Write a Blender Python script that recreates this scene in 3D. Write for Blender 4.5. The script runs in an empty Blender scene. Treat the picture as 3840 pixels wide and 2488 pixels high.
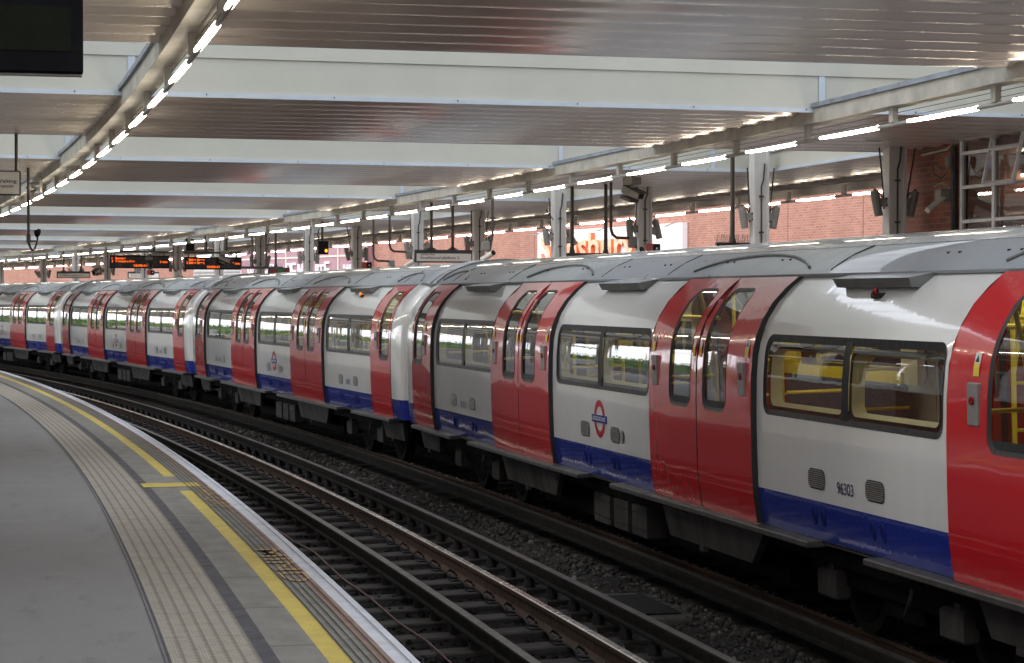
import bpy, math, random
from mathutils import Vector, Matrix
sin, cos, pi = math.sin, math.cos, math.pi
random.seed(7)
S = bpy.context.scene
COL = S.collection

# ------------------------------------------------------------------ camera, light, exposure
CAMH, YAW, PITCH, FPX = 1.6718, 0.18531, -0.01657, 7971.5      # metres, radians, focal length in 3840-px units
cd = bpy.data.cameras.new("camera"); cam = bpy.data.objects.new("camera", cd); COL.objects.link(cam)
cd.sensor_width = 36.0; cd.lens = FPX / 3840 * 36; cd.clip_start = 0.1; cd.clip_end = 3000
cam.location = (0, 0, CAMH); cam.rotation_euler = (pi / 2 + PITCH, 0, -YAW)
S.camera = cam
W = bpy.data.worlds.new("World"); S.world = W; W.use_nodes = True
SUN_EL, SUN_AZ = math.radians(44), math.radians(-103)          # azimuth from +Y, negative = to the left
wn = W.node_tree.nodes; wl = W.node_tree.links
sky = wn.new("ShaderNodeTexSky"); sky.sky_type = 'NISHITA'; sky.sun_disc = False
sky.sun_elevation = SUN_EL; sky.sun_rotation = SUN_AZ; sky.air_density = 1.2; sky.dust_density = 4.0; sky.ozone_density = 1.0
bg = wn["Background"]; bg.inputs[1].default_value = 0.14
# thin bright overcast with blue gaps: cloud cover mixed over the sky texture
tcw = wn.new("ShaderNodeTexCoord"); mpw = wn.new("ShaderNodeMapping"); mpw.inputs['Scale'].default_value = (1, 1, 3); wl.new(tcw.outputs['Generated'], mpw.inputs[0])
cn = wn.new("ShaderNodeTexNoise"); cn.inputs['Scale'].default_value = 2.2; cn.inputs['Detail'].default_value = 6; wl.new(mpw.outputs[0], cn.inputs['Vector'])
cr = wn.new("ShaderNodeValToRGB"); cr.color_ramp.elements[0].position = .32; cr.color_ramp.elements[1].position = .52; cr.color_ramp.elements[0].color = (.45, .45, .45, 1); wl.new(cn.outputs[0], cr.inputs[0])
cm = wn.new("ShaderNodeMix"); cm.data_type = 'RGBA'; wl.new(cr.outputs[0], cm.inputs[0]); wl.new(sky.outputs[0], cm.inputs[6]); cm.inputs[7].default_value = (21.2, 21.9, 23.2, 1); wl.new(cm.outputs[2], bg.inputs[0])
sd = bpy.data.lights.new("sun", 'SUN'); sd.energy = 0.9; sd.angle = math.radians(14.0); sd.color = (1, .95, .88)
so = bpy.data.objects.new("sun", sd); COL.objects.link(so)
dv = Vector((sin(SUN_AZ) * cos(SUN_EL), cos(SUN_AZ) * cos(SUN_EL), sin(SUN_EL)))
so.rotation_euler = dv.to_track_quat('Z', 'Y').to_euler()
S.view_settings.view_transform = 'Standard'; S.view_settings.look = 'None'
S.view_settings.exposure = 0.1; S.view_settings.gamma = 1.0
S.render.engine = 'CYCLES'
S.cycles.use_denoising = True
S.cycles.max_bounces = 10; S.cycles.diffuse_bounces = 5; S.cycles.glossy_bounces = 4; S.cycles.transparent_max_bounces = 16
S.cycles.sample_clamp_indirect = 20.0
S.cycles.caustics_reflective = False; S.cycles.caustics_refractive = False

# ------------------------------------------------------------------ the curve everything follows
A, D = 299.2827, 1.52161
R0 = A + D                       # radius of the near platform edge; u = metres outward from it, s = metres along it
GRADE = -0.0043                  # the canopy falls gently along s
CANT = -0.02747
ZN, ZT = -0.7301, -0.6125        # rail level of the near track and of the train's track
def P(u, s, z=0.0):
    t = s / R0; R = R0 + u
    return Vector((R * cos(t) - A, R * sin(t), z))
def RAD(s): t = s / R0; return Vector((cos(t), sin(t), 0))
def TAN(s): t = s / R0; return Vector((-sin(t), cos(t), 0))
def FR(u, s, z=0.0, flip=False):  # local frame: x outward, y away along the curve (flip: x away->near, y up, z toward the near side)
    r, t, p = RAD(s), TAN(s), P(u, s, z)
    if flip: cols = (-t, Vector((0, 0, 1)), -r)
    else: cols = (r, t, Vector((0, 0, 1)))
    return Matrix(((cols[0].x, cols[1].x, cols[2].x, p.x), (cols[0].y, cols[1].y, cols[2].y, p.y), (cols[0].z, cols[1].z, cols[2].z, p.z), (0, 0, 0, 1)))
def zroof(s): return 3.7295 + GRADE * s
def survey(x, y, u):             # where the sight line through a point of the picture meets the cylinder at offset u -> (s, z)
    fw = Vector((sin(YAW) * cos(PITCH), cos(YAW) * cos(PITCH), sin(PITCH))); r = Vector((cos(YAW), -sin(YAW), 0)); up = r.cross(fw)
    d = fw + r * ((x - 1920) / FPX) - up * ((y - 1244) / FPX)
    a = d.x ** 2 + d.y ** 2; b = 2 * d.x * A; c = A * A - (R0 + u) ** 2
    t = (-b + math.sqrt(b * b - 4 * a * c)) / (2 * a)
    return math.atan2(d.y * t, d.x * t + A) * R0, CAMH + d.z * t
def survey_z(x, y, z):
    fw = Vector((sin(YAW) * cos(PITCH), cos(YAW) * cos(PITCH), sin(PITCH))); r = Vector((cos(YAW), -sin(YAW), 0)); up = r.cross(fw)
    d = fw + r * ((x - 1920) / FPX) - up * ((y - 1244) / FPX); t = (z - CAMH) / d.z
    return math.hypot(d.x * t + A, d.y * t) - R0, math.atan2(d.y * t, d.x * t + A) * R0

# ------------------------------------------------------------------ materials
MATS = {}
class NT:
    def __init__(s, name):
        s.m = bpy.data.materials.new(name); s.m.use_nodes = True; s.t = s.m.node_tree
        s.b = s.t.nodes["Principled BSDF"]; s.out = s.t.nodes["Material Output"]; MATS[name] = s.m
    def n(s, typ, **kw):
        x = s.t.nodes.new(typ)
        for k, v in kw.items():
            if k in x.inputs: x.inputs[k].default_value = v
            else: setattr(x, k, v)
        return x
    def l(s, a, b): s.t.links.new(a, b)
    def coord(s, kind='Object', scale=(1, 1, 1)):
        tc = s.n("ShaderNodeTexCoord"); mp = s.n("ShaderNodeMapping"); mp.inputs['Scale'].default_value = scale
        s.l(tc.outputs[kind], mp.inputs[0]); return mp.outputs[0]
    def noise(s, vec, scale, detail=4, rough=.6):
        x = s.n("ShaderNodeTexNoise", Scale=scale, Detail=detail, Roughness=rough); s.l(vec, x.inputs['Vector']); return x.outputs[0]
    def ramp(s, fac, stops):
        r = s.n("ShaderNodeValToRGB"); e = r.color_ramp.elements
        while len(e) < len(stops): e.new(.5)
        for q, (p, c) in zip(e, stops): q.position = p; q.color = (*c, 1)
        s.l(fac, r.inputs[0]); return r.outputs[0]
    def mix(s, fac, a, b, mode='MIX'):
        x = s.n("ShaderNodeMix", data_type='RGBA', blend_type=mode)
        for i, v in ((0, fac), (6, a), (7, b)):
            if hasattr(v, 'is_linked'): s.l(v, x.inputs[i])
            else: x.inputs[i].default_value = v if i == 0 else (*v, 1)
        return x.outputs[2]
    def math(s, op, a, b=0.0):
        x = s.n("ShaderNodeMath", operation=op)
        for i, v in ((0, a), (1, b)):
            if hasattr(v, 'is_linked'): s.l(v, x.inputs[i])
            else: x.inputs[i].default_value = v
        return x.outputs[0]
    def bump(s, h, strength=.3, dist=.01):
        x = s.n("ShaderNodeBump", Strength=strength, Distance=dist); s.l(h, x.inputs['Height']); s.l(x.outputs[0], s.b.inputs['Normal']); return x
    def set(s, **kw):
        for k, v in kw.items():
            k = k.replace('_', ' ')
            if hasattr(v, 'is_linked'): s.l(v, s.b.inputs[k])
            else: s.b.inputs[k].default_value = (*v, 1) if isinstance(v, tuple) and len(v) == 3 else v
        return s
def pbr(name, c, rough=.5, metal=0.0, var=.15, scale=3.0, bump=0.0, bscale=40.0, coat=0.0, stretch=(1, 1, 1), spec=.5, bdist=.004):
    k = NT(name); v = k.coord('Object', stretch); f = k.noise(v, scale)
    lo = tuple(x * (1 - var) for x in c); hi = tuple(min(1, x * (1 + var)) for x in c)
    k.set(Base_Color=k.ramp(f, [(.3, lo), (.7, hi)]), Metallic=metal, Coat_Weight=coat, Coat_Roughness=.03, Specular_IOR_Level=spec)
    rr = k.ramp(k.noise(v, scale * 2.7), [(.25, (rough * .8,) * 3), (.75, (min(1, rough * 1.2),) * 3)]); k.l(rr, k.b.inputs['Roughness'])
    if bump: k.bump(k.noise(v, bscale, 5), bump, bdist)
    return k.m
def emis(name, c, st):
    k = NT(name); k.set(Base_Color=tuple(c), Emission_Color=tuple(c), Emission_Strength=st, Roughness=.4); return k.m
def glassmat(name, tint, base=.04):
    k = NT(name); k.t.nodes.remove(k.b)
    tr = k.n("ShaderNodeBsdfTransparent"); tr.inputs[0].default_value = (*tint, 1); gl = k.n("ShaderNodeBsdfGlossy"); gl.inputs['Roughness'].default_value = .015
    fr = k.n("ShaderNodeFresnel", IOR=1.5); v = k.coord('Object'); bp = k.n("ShaderNodeBump", Strength=.06, Distance=.02); k.l(k.noise(v, 2.2, 2), bp.inputs['Height'])
    k.l(bp.outputs[0], gl.inputs['Normal']); mx = k.n("ShaderNodeMixShader"); k.l(k.math('MULTIPLY', fr.outputs[0], 2.0), mx.inputs[0]); k.l(tr.outputs[0], mx.inputs[1]); k.l(gl.outputs[0], mx.inputs[2]); k.l(mx.outputs[0], k.out.inputs[0])
    return k.m
def paint(name, c, rough=.16, streak=.04):
    k = NT(name); v = k.coord('Object'); d = k.noise(k.coord('Object', (1, .6, .12)), 9, 4)
    k.set(Base_Color=k.ramp(d, [(.3, tuple(x * (1 - streak) for x in c)), (.75, c)]), Roughness=rough, Coat_Weight=.9, Coat_Roughness=.012, Coat_IOR=1.62)
    w = k.noise(v, 1.6, 2, .4); w2 = k.noise(k.coord('Object', (1, 3, 1)), 5.5, 2, .4)
    bp = k.bump(k.math('ADD', w, k.math('MULTIPLY', w2, .22)), .16, .016); k.l(bp.outputs[0], k.b.inputs['Coat Normal'])
    return k.m
M = {}
M['white'] = paint('white_paint', (.72, .725, .71)); M['bluedark'] = pbr('jacking_point_blue', (.01, .018, .12), .5, spec=.2)
M['blue'] = paint('blue_paint', (.012, .03, .27)); M['red'] = paint('red_paint', (.56, .013, .022))
M['roofgrey'] = pbr('train_roof_paint', (.29, .32, .35), .32, 0, .04, 2.2, .015, 3, coat=.5)
M['black'] = pbr('black_rubber', (.012, .012, .014), .55, 0, .2, 8)
M['gloss'] = pbr('black_gloss', (.005, .005, .008), .45, 0, .1, 8, spec=.2)
M['glass'] = glassmat('window_glass', (.62, .68, .66))
M['step'] = pbr('step_board_metal', (.06, .057, .053), .5, .3, .3, 6)
M['steel'] = pbr('grey_steel', (.3, .29, .27), .42, .6, .2, 6, .1, 60)
M['vent'] = pbr('vent_box_grey', (.16, .165, .16), .4, .3, .15, 5)
M['skirt'] = pbr('dirty_grey_skirt', (.045, .042, .041), .8, 0, .5, 4, .15, 40, stretch=(1, 1, .2), spec=.15)
M['under'] = pbr('underframe_shade', (.006, .006, .006), .95, 0, .5, 5, .3, 30, spec=.05)  # near-black puts the deep shade beneath the train into the colour
M['wheel'] = pbr('wheel_steel', (.013, .012, .011), .9, 0, .3, 6, spec=.08)  # kept dark too, for the shade beneath the cars
M['cream'] = pbr('cream_lining', (.78, .72, .48), .5, 0, .06, 4)
M['yellow_in'] = pbr('yellow_handrail', (.85, .66, .04), .35, 0, .08, 5)
M['moquette'] = pbr('blue_seat_fabric', (.035, .05, .1), .95, 0, .6, 40)
M['teal'] = pbr('teal_panel', (.03, .22, .2), .5)
M['roofwall'] = pbr('rooflight_white', (.485, .485, .425), .5, 0, .05, 1.2)
M['trim'] = pbr('rooflight_trim', (.50, .56, .63), .4, 0, .08, 3)
M['beam'] = pbr('beam_cream_paint', (.47, .45, .39), .5, 0, .25, 3.2, .2, 25)
M['flange'] = pbr('zinc_flange', (.3, .33, .38), .5, .3, .25, 4)
M['pillar'] = pbr('pillar_grey_paint', (.60, .59, .57), .5, 0, .08, 2)
M['conduit'] = pbr('dark_conduit', (.055, .045, .04), .5, .2, .25, 5)
M['speaker'] = pbr('speaker_grey', (.22, .215, .2), .55, 0, .15, 6)
M['cable'] = pbr('cable_black', (.02, .02, .02), .6)
M['tube'] = emis('fluorescent_tube', (1.0, .88, .70), 27.0)
M['housing'] = pbr('light_housing', (.42, .40, .37), .45, .2, .15, 4)
M['asphalt_dark'] = pbr('asphalt_strip', (.065, .065, .078), .85, 0, .3, 6, .2, 120)

M['whiteedge'] = pbr('white_edge_paint', (.52, .54, .60), .7, 0, .14, 4, .25, 60)
M['brownpaver'] = pbr('brown_paver', (.23, .155, .125), .8, 0, .22, 5, .2, 90)
M['greypaver'] = pbr('grey_paver', (.19, .185, .165), .8, 0, .2, 5, .2, 90)
M['joint'] = pbr('dark_joint', (.02, .019, .018), .9)
M['orange'] = pbr('faded_orange_paint', (.40, .265, .125), .75, 0, .3, 20, .1, 60)
M['condrail'] = pbr('conductor_rail_iron', (.085, .08, .074), .45, .3, .35, 5, .2, 40, stretch=(1, 1, 1))
M['condside'] = pbr('conductor_rail_side', (.013, .012, .011), .9, 0, .4, 7, .2, 50, spec=.1)  # black side against the paler top: lit and shaded faces put into colour
M['railside'] = pbr('rusty_rail_side', (.048, .023, .013), .85, 0, .4, 7, .2, 50)
M['railtop'] = pbr('polished_rail_head', (.78, .75, .70), .25, 1, .15, 6)
M['sleeper'] = pbr('weathered_sleeper', (.046, .043, .041), .9, 0, .45, 4, .5, 18, stretch=(1, 8, 8), spec=.15)
M['insul'] = pbr('insulator_grey', (.012, .012, .013), .6)
M['clip'] = pbr('spring_clip_steel', (.018, .016, .016), .55, .5)
M['bluepad'] = pbr('blue_rail_pad', (.05, .12, .3), .6)
M['pinkcable'] = pbr('pink_cable', (.12, .06, .055), .6)
M['signgrey'] = pbr('sign_face', (.74, .72, .66), .45, 0, .05, 3); M['signink'] = pbr('sign_ink', (.03, .035, .07), .5)
M['signframe'] = pbr('sign_frame', (.05, .05, .055), .45, .3)
M['matt'] = pbr('matt_black_case', (.004, .004, .006), .7, spec=.1)
M['led'] = emis('amber_led', (1.0, .13, .008), 1.15); M['screen'] = pbr('display_screen', (.006, .006, .007), .25); M['unlit'] = pbr('unlit_display', (.006, .008, .004), .7, spec=.1)
M['green_lamp'] = emis('green_signal_lamp', (.1, .9, .65), 2.5); M['orange_lamp'] = emis('orange_signal_lamp', (1, .3, .02), 3.0)
M['reddull'] = pbr('faded_red_panel', (.14, .025, .02), .6)
M['greenp'] = pbr('green_sign_paint', (.02, .14, .05), .5); M['redp'] = pbr('red_sign_paint', (.4, .03, .02), .4)
M['shopwhite'] = pbr('shop_sign_white', (.86, .86, .88), .4, 0, .02, 2); M['shoporange'] = pbr('shop_sign_orange', (.85, .19, .06), .4); M['shoporange_face'] = pbr('shop_sign_orange_face', (.92, .48, .3), .45)
M['purple'] = pbr('purple_cladding', (.36, .185, .215), .5, 0, .16, 4, stretch=(2, 2, .3)); M['clad_bar'] = pbr('pale_cladding_bar', (.72, .6, .52), .5)
M['louvre'] = pbr('louvre_grey', (.42, .40, .39), .5)
M['frame_white'] = pbr('window_frame_paint', (.78, .79, .82), .5, 0, .1, 4)
M['interior_dark'] = pbr('dim_interior', (.25, .19, .11), .8, 0, .3, 2)
M['fascia'] = pbr('canopy_fascia', (.12, .105, .1), .55, 0, .15, 3)
M['roofing'] = pbr('roof_felt', (.2, .2, .2), .9)
M['sticker_y'] = pbr('sticker_yellow', (.7, .52, .06), .5); M['sticker_w'] = pbr('sticker_white', (.7, .7, .68), .5)
M['button'] = pbr('door_button_plate', (.28, .27, .26), .45, .4, .1, 9)
M['seatyellow'] = pbr('yellow_screen', (.6, .5, .12), .5)
M['leaf'] = pbr('foliage_green', (.07, .13, .03), .7, 0, .5, 1.2); M['bark'] = pbr('bark_brown', (.09, .065, .045), .9)
M['poster'] = pbr('poster_white', (.75, .76, .8), .5, 0, .05, 2)
M['indicator'] = pbr('red_indicator_lens', (.2, .008, .008), .2); M['amberlens'] = emis('amber_indicator_lens', (1, .25, .03), .8)
M['reg'] = pbr('fleet_number_ink', (.012, .018, .09), .5)
M['trainlamp'] = emis('train_interior_lamp', (1, .9, .7), 9.0)
def _special():
    # asphalt of the platform, with patches and small scuffs, in metres along/across (UV)
    k = NT('platform_asphalt'); v = k.coord('UV'); st = k.coord('UV', (1.2, .35, 1))
    c = k.ramp(k.noise(v, .55, 6, .65), [(.25, (.145, .147, .16)), (.55, (.205, .205, .215)), (.8, (.17, .17, .173))])
    c = k.mix(k.ramp(k.noise(st, 5, 5), [(.56, (0, 0, 0)), (.70, (1, 1, 1))]), c, (.115, .115, .122))
    c = k.mix(k.ramp(k.noise(v, 2.1, 6, .7), [(.55, (0, 0, 0)), (.68, (.55, .55, .55))]), c, (.29, .287, .28)); c = k.mix(k.ramp(k.noise(k.coord('UV', (1.7, .9, 1)), 17, 3, .5), [(.66, (0, 0, 0)), (.71, (.8, .8, .8))]), c, (.085, .085, .09))
    c = k.mix(.5, c, k.ramp(k.noise(v, 160, 2), [(.32, (.03,) * 3), (.68, (.36,) * 3)]))
    k.set(Base_Color=c, Roughness=.72); k.bump(k.noise(v, 150, 3), .25, .004); M['asphalt'] = k.m
    k = NT('yellow_line_paint'); v = k.coord('UV'); c = k.ramp(k.noise(v, 4, 5), [(.3, (.46, .36, .08)), (.7, (.60, .48, .10))])
    c = k.mix(k.ramp(k.noise(k.coord('UV', (1, 2.2, 1)), 11, 6, .7), [(.56, (0, 0, 0)), (.72, (.75, .75, .75))]), c, (.20, .17, .08)); c = k.mix(k.ramp(k.noise(v, 70, 3), [(.62, (0, 0, 0)), (.7, (.8, .8, .8))]), c, (.19, .18, .15))
    k.set(Base_Color=c, Roughness=.75); k.bump(k.noise(v, 130, 3), .2, .003); M['yellow'] = k.m
    # grey slabs with joints every 1.25 m along
    k = NT('platform_slabs'); v = k.coord('UV'); sp = k.n("ShaderNodeSeparateXYZ"); k.l(v, sp.inputs[0])
    cell = k.math('DIVIDE', sp.outputs[1], 1.27); fr = k.math('FRACT', cell); j = k.math('LESS_THAN', fr, .012)
    wn_ = k.n("ShaderNodeTexWhiteNoise", noise_dimensions='1D'); k.l(k.math('FLOOR', cell), wn_.inputs['W'])
    base = k.mix(wn_.outputs[0], (.165, .162, .152), (.225, .218, .2)); base = k.mix(.55, base, k.ramp(k.noise(k.coord('UV', (1, .5, 1)), 7, 6), [(.3, (.11, .108, .1)), (.7, (.24, .235, .215))]))
    k.set(Base_Color=k.mix(j, base, (.04, .04, .04)), Roughness=.75); k.bump(k.noise(v, 130, 3), .2, .003); M['slab'] = k.m
    # ribbed tactile tiles: six bands across 0.405 m, fine ribs along, dark ticks where bands meet, tile joints
    k = NT('tactile_tiles'); v = k.coord('UV'); sp = k.n("ShaderNodeSeparateXYZ"); k.l(v, sp.inputs[0])
    bx = k.math('MULTIPLY', k.math('ADD', sp.outputs[0], 1.105), 6 / .405); fx = k.math('FRACT', bx)
    edge = k.math('GREATER_THAN', fx, .72)
    tick = k.math('GREATER_THAN', k.math('FRACT', k.math('MULTIPLY', sp.outputs[1], 1 / .042)), .5)
    rib = k.math('SINE', k.math('MULTIPLY', bx, 2 * pi * 5)); tk = k.math('MULTIPLY', edge, tick)
    jn = k.math('LESS_THAN', k.math('FRACT', k.math('DIVIDE', sp.outputs[1], .81)), .012)
    c = k.ramp(k.noise(v, 9, 5), [(.3, (.30, .28, .24)), (.7, (.40, .375, .325))])
    c = k.mix(k.math('MULTIPLY', k.math('ADD', rib, 1.0), .14), c, (.13, .115, .08)); c = k.mix(k.math('MULTIPLY', tk, .8), c, (.085, .072, .06)); c = k.mix(k.math('MULTIPLY', k.math('GREATER_THAN', fx, .86), .35), c, (.12, .10, .08)); c = k.mix(k.math('MULTIPLY', jn, .6), c, (.09, .075, .06))
    k.set(Base_Color=c, Roughness=.75); k.bump(k.math('SUBTRACT', k.math('MULTIPLY', rib, .3), k.math('MULTIPLY', tk, 1.2)), .5, .006); M['tactile'] = k.m
    # pale salmon brick of the supermarket wall, and dark brick of the station building (UV in metres)
    for nm, c1, c2, mo in (('brick_salmon', (.385, .18, .13), (.29, .125, .09), (.45, .275, .215)), ('brick_dark', (.27, .08, .05), (.15, .055, .04), (.2, .15, .1))):
        k = NT(nm); v = k.coord('UV'); b = k.n("ShaderNodeTexBrick", Scale=1.0); b.inputs['Brick Width'].default_value = .225; b.inputs['Row Height'].default_value = .075; b.inputs['Mortar Size'].default_value = .007; b.inputs['Mortar Smooth'].default_value = .1
        b.inputs['Bias'].default_value = -.1; k.l(v, b.inputs['Vector']); b.inputs['Color1'].default_value = (*c1, 1); b.inputs['Color2'].default_value = (*c2, 1); b.inputs['Mortar'].default_value = (*mo, 1)
        sc = k.mix(.4, b.outputs[0], k.mix(1.0, b.outputs[0], k.ramp(k.noise(k.coord('UV', (1, .25, 1)), .9, 5), [(.3, (.6, .55, .55)), (.7, (1.25, 1.2, 1.15))]), 'MULTIPLY'))
        k.set(Base_Color=sc, Roughness=.85); M[nm] = k.m
    # anodised ribbed soffit
    k = NT('soffit_metal'); v = k.coord('UV'); 
    c = k.ramp(k.noise(k.coord('UV', (.25, 2, 1)), 1.5, 4), [(.3, (.80, .715, .655)), (.7, (.90, .81, .745))])
    k.set(Base_Color=c, Metallic=.36); k.l(k.ramp(k.noise(k.coord('UV', (.5, 2, 1)), 1.1, 4), [(.3, (.19,) * 3), (.75, (.25,) * 3)]), k.b.inputs['Roughness']); M['soffit'] = k.m
    # dirty wired glazing over the rooflights: scatters the daylight
    k = NT('wired_roof_glazing'); k.t.nodes.remove(k.b); tl = k.n("ShaderNodeBsdfTranslucent"); tl.inputs[0].default_value = (.6, .62, .64, 1); tp = k.n("ShaderNodeBsdfTransparent"); tp.inputs[0].default_value = (.62, .632, .65, 1)
    mx = k.n("ShaderNodeMixShader"); mx.inputs[0].default_value = .8; k.l(tl.outputs[0], mx.inputs[1]); k.l(tp.outputs[0], mx.inputs[2]); k.l(mx.outputs[0], k.out.inputs[0]); M['glazing'] = k.m
    k = NT('ballast_stone'); v = k.coord('Object'); g = k.n("ShaderNodeTexVoronoi", Scale=24.0); k.l(v, g.inputs['Vector'])
    k.set(Base_Color=k.mix(.6, k.ramp(g.outputs['Color'], [(0, (.014, .013, .013)), (1, (.055, .05, .046))]), k.ramp(k.noise(v, .9, 5), [(.3, (.012, .011, .011)), (.7, (.045, .04, .037))])), Roughness=.9, Specular_IOR_Level=.1); k.bump(g.outputs['Distance'], .8, .03); M['ballast'] = k.m
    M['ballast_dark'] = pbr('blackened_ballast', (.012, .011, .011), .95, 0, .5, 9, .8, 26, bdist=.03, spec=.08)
    k = NT('loose_stone'); v = k.coord('Object'); g = k.n("ShaderNodeNewGeometry")
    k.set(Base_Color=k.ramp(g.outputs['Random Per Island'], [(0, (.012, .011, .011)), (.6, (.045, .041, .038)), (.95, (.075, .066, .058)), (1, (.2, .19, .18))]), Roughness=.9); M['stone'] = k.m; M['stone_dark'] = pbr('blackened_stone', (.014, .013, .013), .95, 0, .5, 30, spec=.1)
    k = NT('open_ground'); v = k.coord('Object'); k.set(Base_Color=k.ramp(k.noise(v, .05, 6), [(.3, (.06, .06, .05)), (.7, (.1, .095, .08))]), Roughness=.95); M['ground'] = k.m
_special()

# ------------------------------------------------------------------ mesh builder and tagging
class MB:
    def __init__(s): s.v = []; s.f = []; s.m = []; s.uv = []; s.ms = []
    def mi(s, m):
        if m not in s.ms: s.ms.append(m)
        return s.ms.index(m)
    def add(s, vs, fs, m, uvs=None):
        o = len(s.v); s.v += [tuple(x) for x in vs]; i = s.mi(m)
        for k, f in enumerate(fs):
            s.f.append([o + a for a in f]); s.m.append(i); s.uv.append(uvs[k] if uvs else None)
        return s
    def box(s, lo, hi, m, T=None, bevel=0.0):
        x0, y0, z0 = lo; x1, y1, z1 = hi
        if bevel:
            b = bevel; vs = []; 
            for z, q in ((z0, b), (z0 + b, 0), (z1 - b, 0), (z1, b)):
                vs += [(x0 + q + b * (q == 0) * 0, y0 + q, z), (x1 - q, y0 + q, z), (x1 - q, y1 - q, z), (x0 + q, y1 - q, z)]
            fs = [(3, 2, 1, 0), (12, 13, 14, 15)]
            for r in range(3):
                for i in range(4): a = r * 4 + i; c = r * 4 + (i + 1) % 4; fs.append((a, c, c + 4, a + 4))
        else:
            vs = [(x0, y0, z0), (x1, y0, z0), (x1, y1, z0), (x0, y1, z0), (x0, y0, z1), (x1, y0, z1), (x1, y1, z1), (x0, y1, z1)]
            fs = [(3, 2, 1, 0), (4, 5, 6, 7), (0, 1, 5, 4), (1, 2, 6, 5), (2, 3, 7, 6), (3, 0, 4, 7)]
        if T: vs = [T @ Vector(v) for v in vs]
        return s.add(vs, fs, m)
    def tube(s, pts, r, m, n=10, T=None, cap=True):
        pts = [Vector(p) for p in pts]; rs = r if isinstance(r, (list, tuple)) else [r] * len(pts); vs = []; fs = []
        for i, p in enumerate(pts):
            d = (pts[min(i + 1, len(pts) - 1)] - pts[max(i - 1, 0)]).normalized()
            a = d.orthogonal().normalized() if abs(d.z) > .9 else d.cross(Vector((0, 0, 1))).normalized(); b = d.cross(a)
            if i and (a.dot(pa) < .2): 
                a = (pa - d * pa.dot(d)).normalized(); b = d.cross(a)
            pa = a
            for j in range(n): t = 2 * pi * j / n; vs.append(p + (a * cos(t) + b * sin(t)) * rs[i])
        for i in range(len(pts) - 1):
            for j in range(n): k = (j + 1) % n; fs.append((i * n + j, i * n + k, (i + 1) * n + k, (i + 1) * n + j))
        if cap: fs += [tuple(range(n))[::-1], tuple(range((len(pts) - 1) * n, len(pts) * n))]
        if T: vs = [T @ v for v in vs]
        return s.add(vs, fs, m)
    def sweep(s, prof, s0, s1, m, step=1.0, zf=None, closed=True, ends=True):   # profile of (u, z) carried along the curve; UV = (u or height, s)
        n = max(1, int(round((s1 - s0) / step))); k = len(prof); vs = []; fs = []; uvs = []; per = [0.0]
        for i in range(k): a, b = prof[i], prof[(i + 1) % k]; per.append(per[-1] + math.hypot(a[0] - b[0], a[1] - b[1]))
        for i in range(n + 1):
            q = s0 + (s1 - s0) * i / n; dz = zf(q) if zf else 0
            for u, z in prof: vs.append(P(u, q, z + dz))
        for i in range(n):
            qa = s0 + (s1 - s0) * i / n; qb = s0 + (s1 - s0) * (i + 1) / n
            for j in range(k if closed else k - 1):
                c = (j + 1) % k; fs.append((i * k + j, i * k + c, (i + 1) * k + c, (i + 1) * k + j))
                ua, ub = (prof[j][0], prof[c][0]) if abs(prof[j][0] - prof[c][0]) > 1e-6 else (per[j], per[j + 1]); uvs.append(((ua, qa), (ub, qa), (ub, qb), (ua, qb)))
        if closed and ends: fs += [tuple(range(k))[::-1], tuple(range(n * k, n * k + k))]; uvs += [None, None]
        return s.add(vs, fs, m, uvs)
    def rbox(s, u0, u1, z0, z1, s0, s1, m, step=1.0, zf=None): return s.sweep([(u0, z0), (u0, z1), (u1, z1), (u1, z0)], s0, s1, m, step, zf)
    def disc(s, c, ax, r, m, n=20, th=.02):
        c = Vector(c); ax = Vector(ax).normalized(); return s.tube([c - ax * th / 2, c + ax * th / 2], r, m, n)
    def build(s, name, parent=None, smooth=False, world=False):
        me = bpy.data.meshes.new(name); me.from_pydata(s.v, [], s.f)
        for m in s.ms: me.materials.append(M[m])
        for p, i in zip(me.polygons, s.m): p.material_index = i; p.use_smooth = smooth
        if any(u for u in s.uv):
            L = me.uv_layers.new(name='UVMap')
            for p, u in zip(me.polygons, s.uv):
                for j, li in enumerate(p.loop_indices): L.data[li].uv = u[j] if u else (0, 0)
        me.update()
        if smooth: me.set_sharp_from_angle(angle=math.radians(38))
        o = bpy.data.objects.new(name, me); COL.objects.link(o)
        if parent is not None:
            o.parent = parent
            if world: o.matrix_parent_inverse = parent.matrix_basis.inverted()
        return o
def tag(o, label=None, cat=None, group=None, kind=None):
    for k, v in (('label', label), ('category', cat), ('group', group), ('kind', kind)):
        if v: o[k] = v
    return o
def empty(name, T, label=None, cat=None, group=None):
    o = bpy.data.objects.new(name, None); COL.objects.link(o); o.empty_display_size = .2
    o.matrix_basis = T if isinstance(T, Matrix) else Matrix.Translation(T)
    return tag(o, label, cat, group)
def copy_tree(o, parent=None):
    c = o.copy(); COL.objects.link(c); c.parent = parent
    for ch in o.children: copy_tree(ch, c)
    return c
def struct(o): return tag(o, kind='structure')
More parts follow.
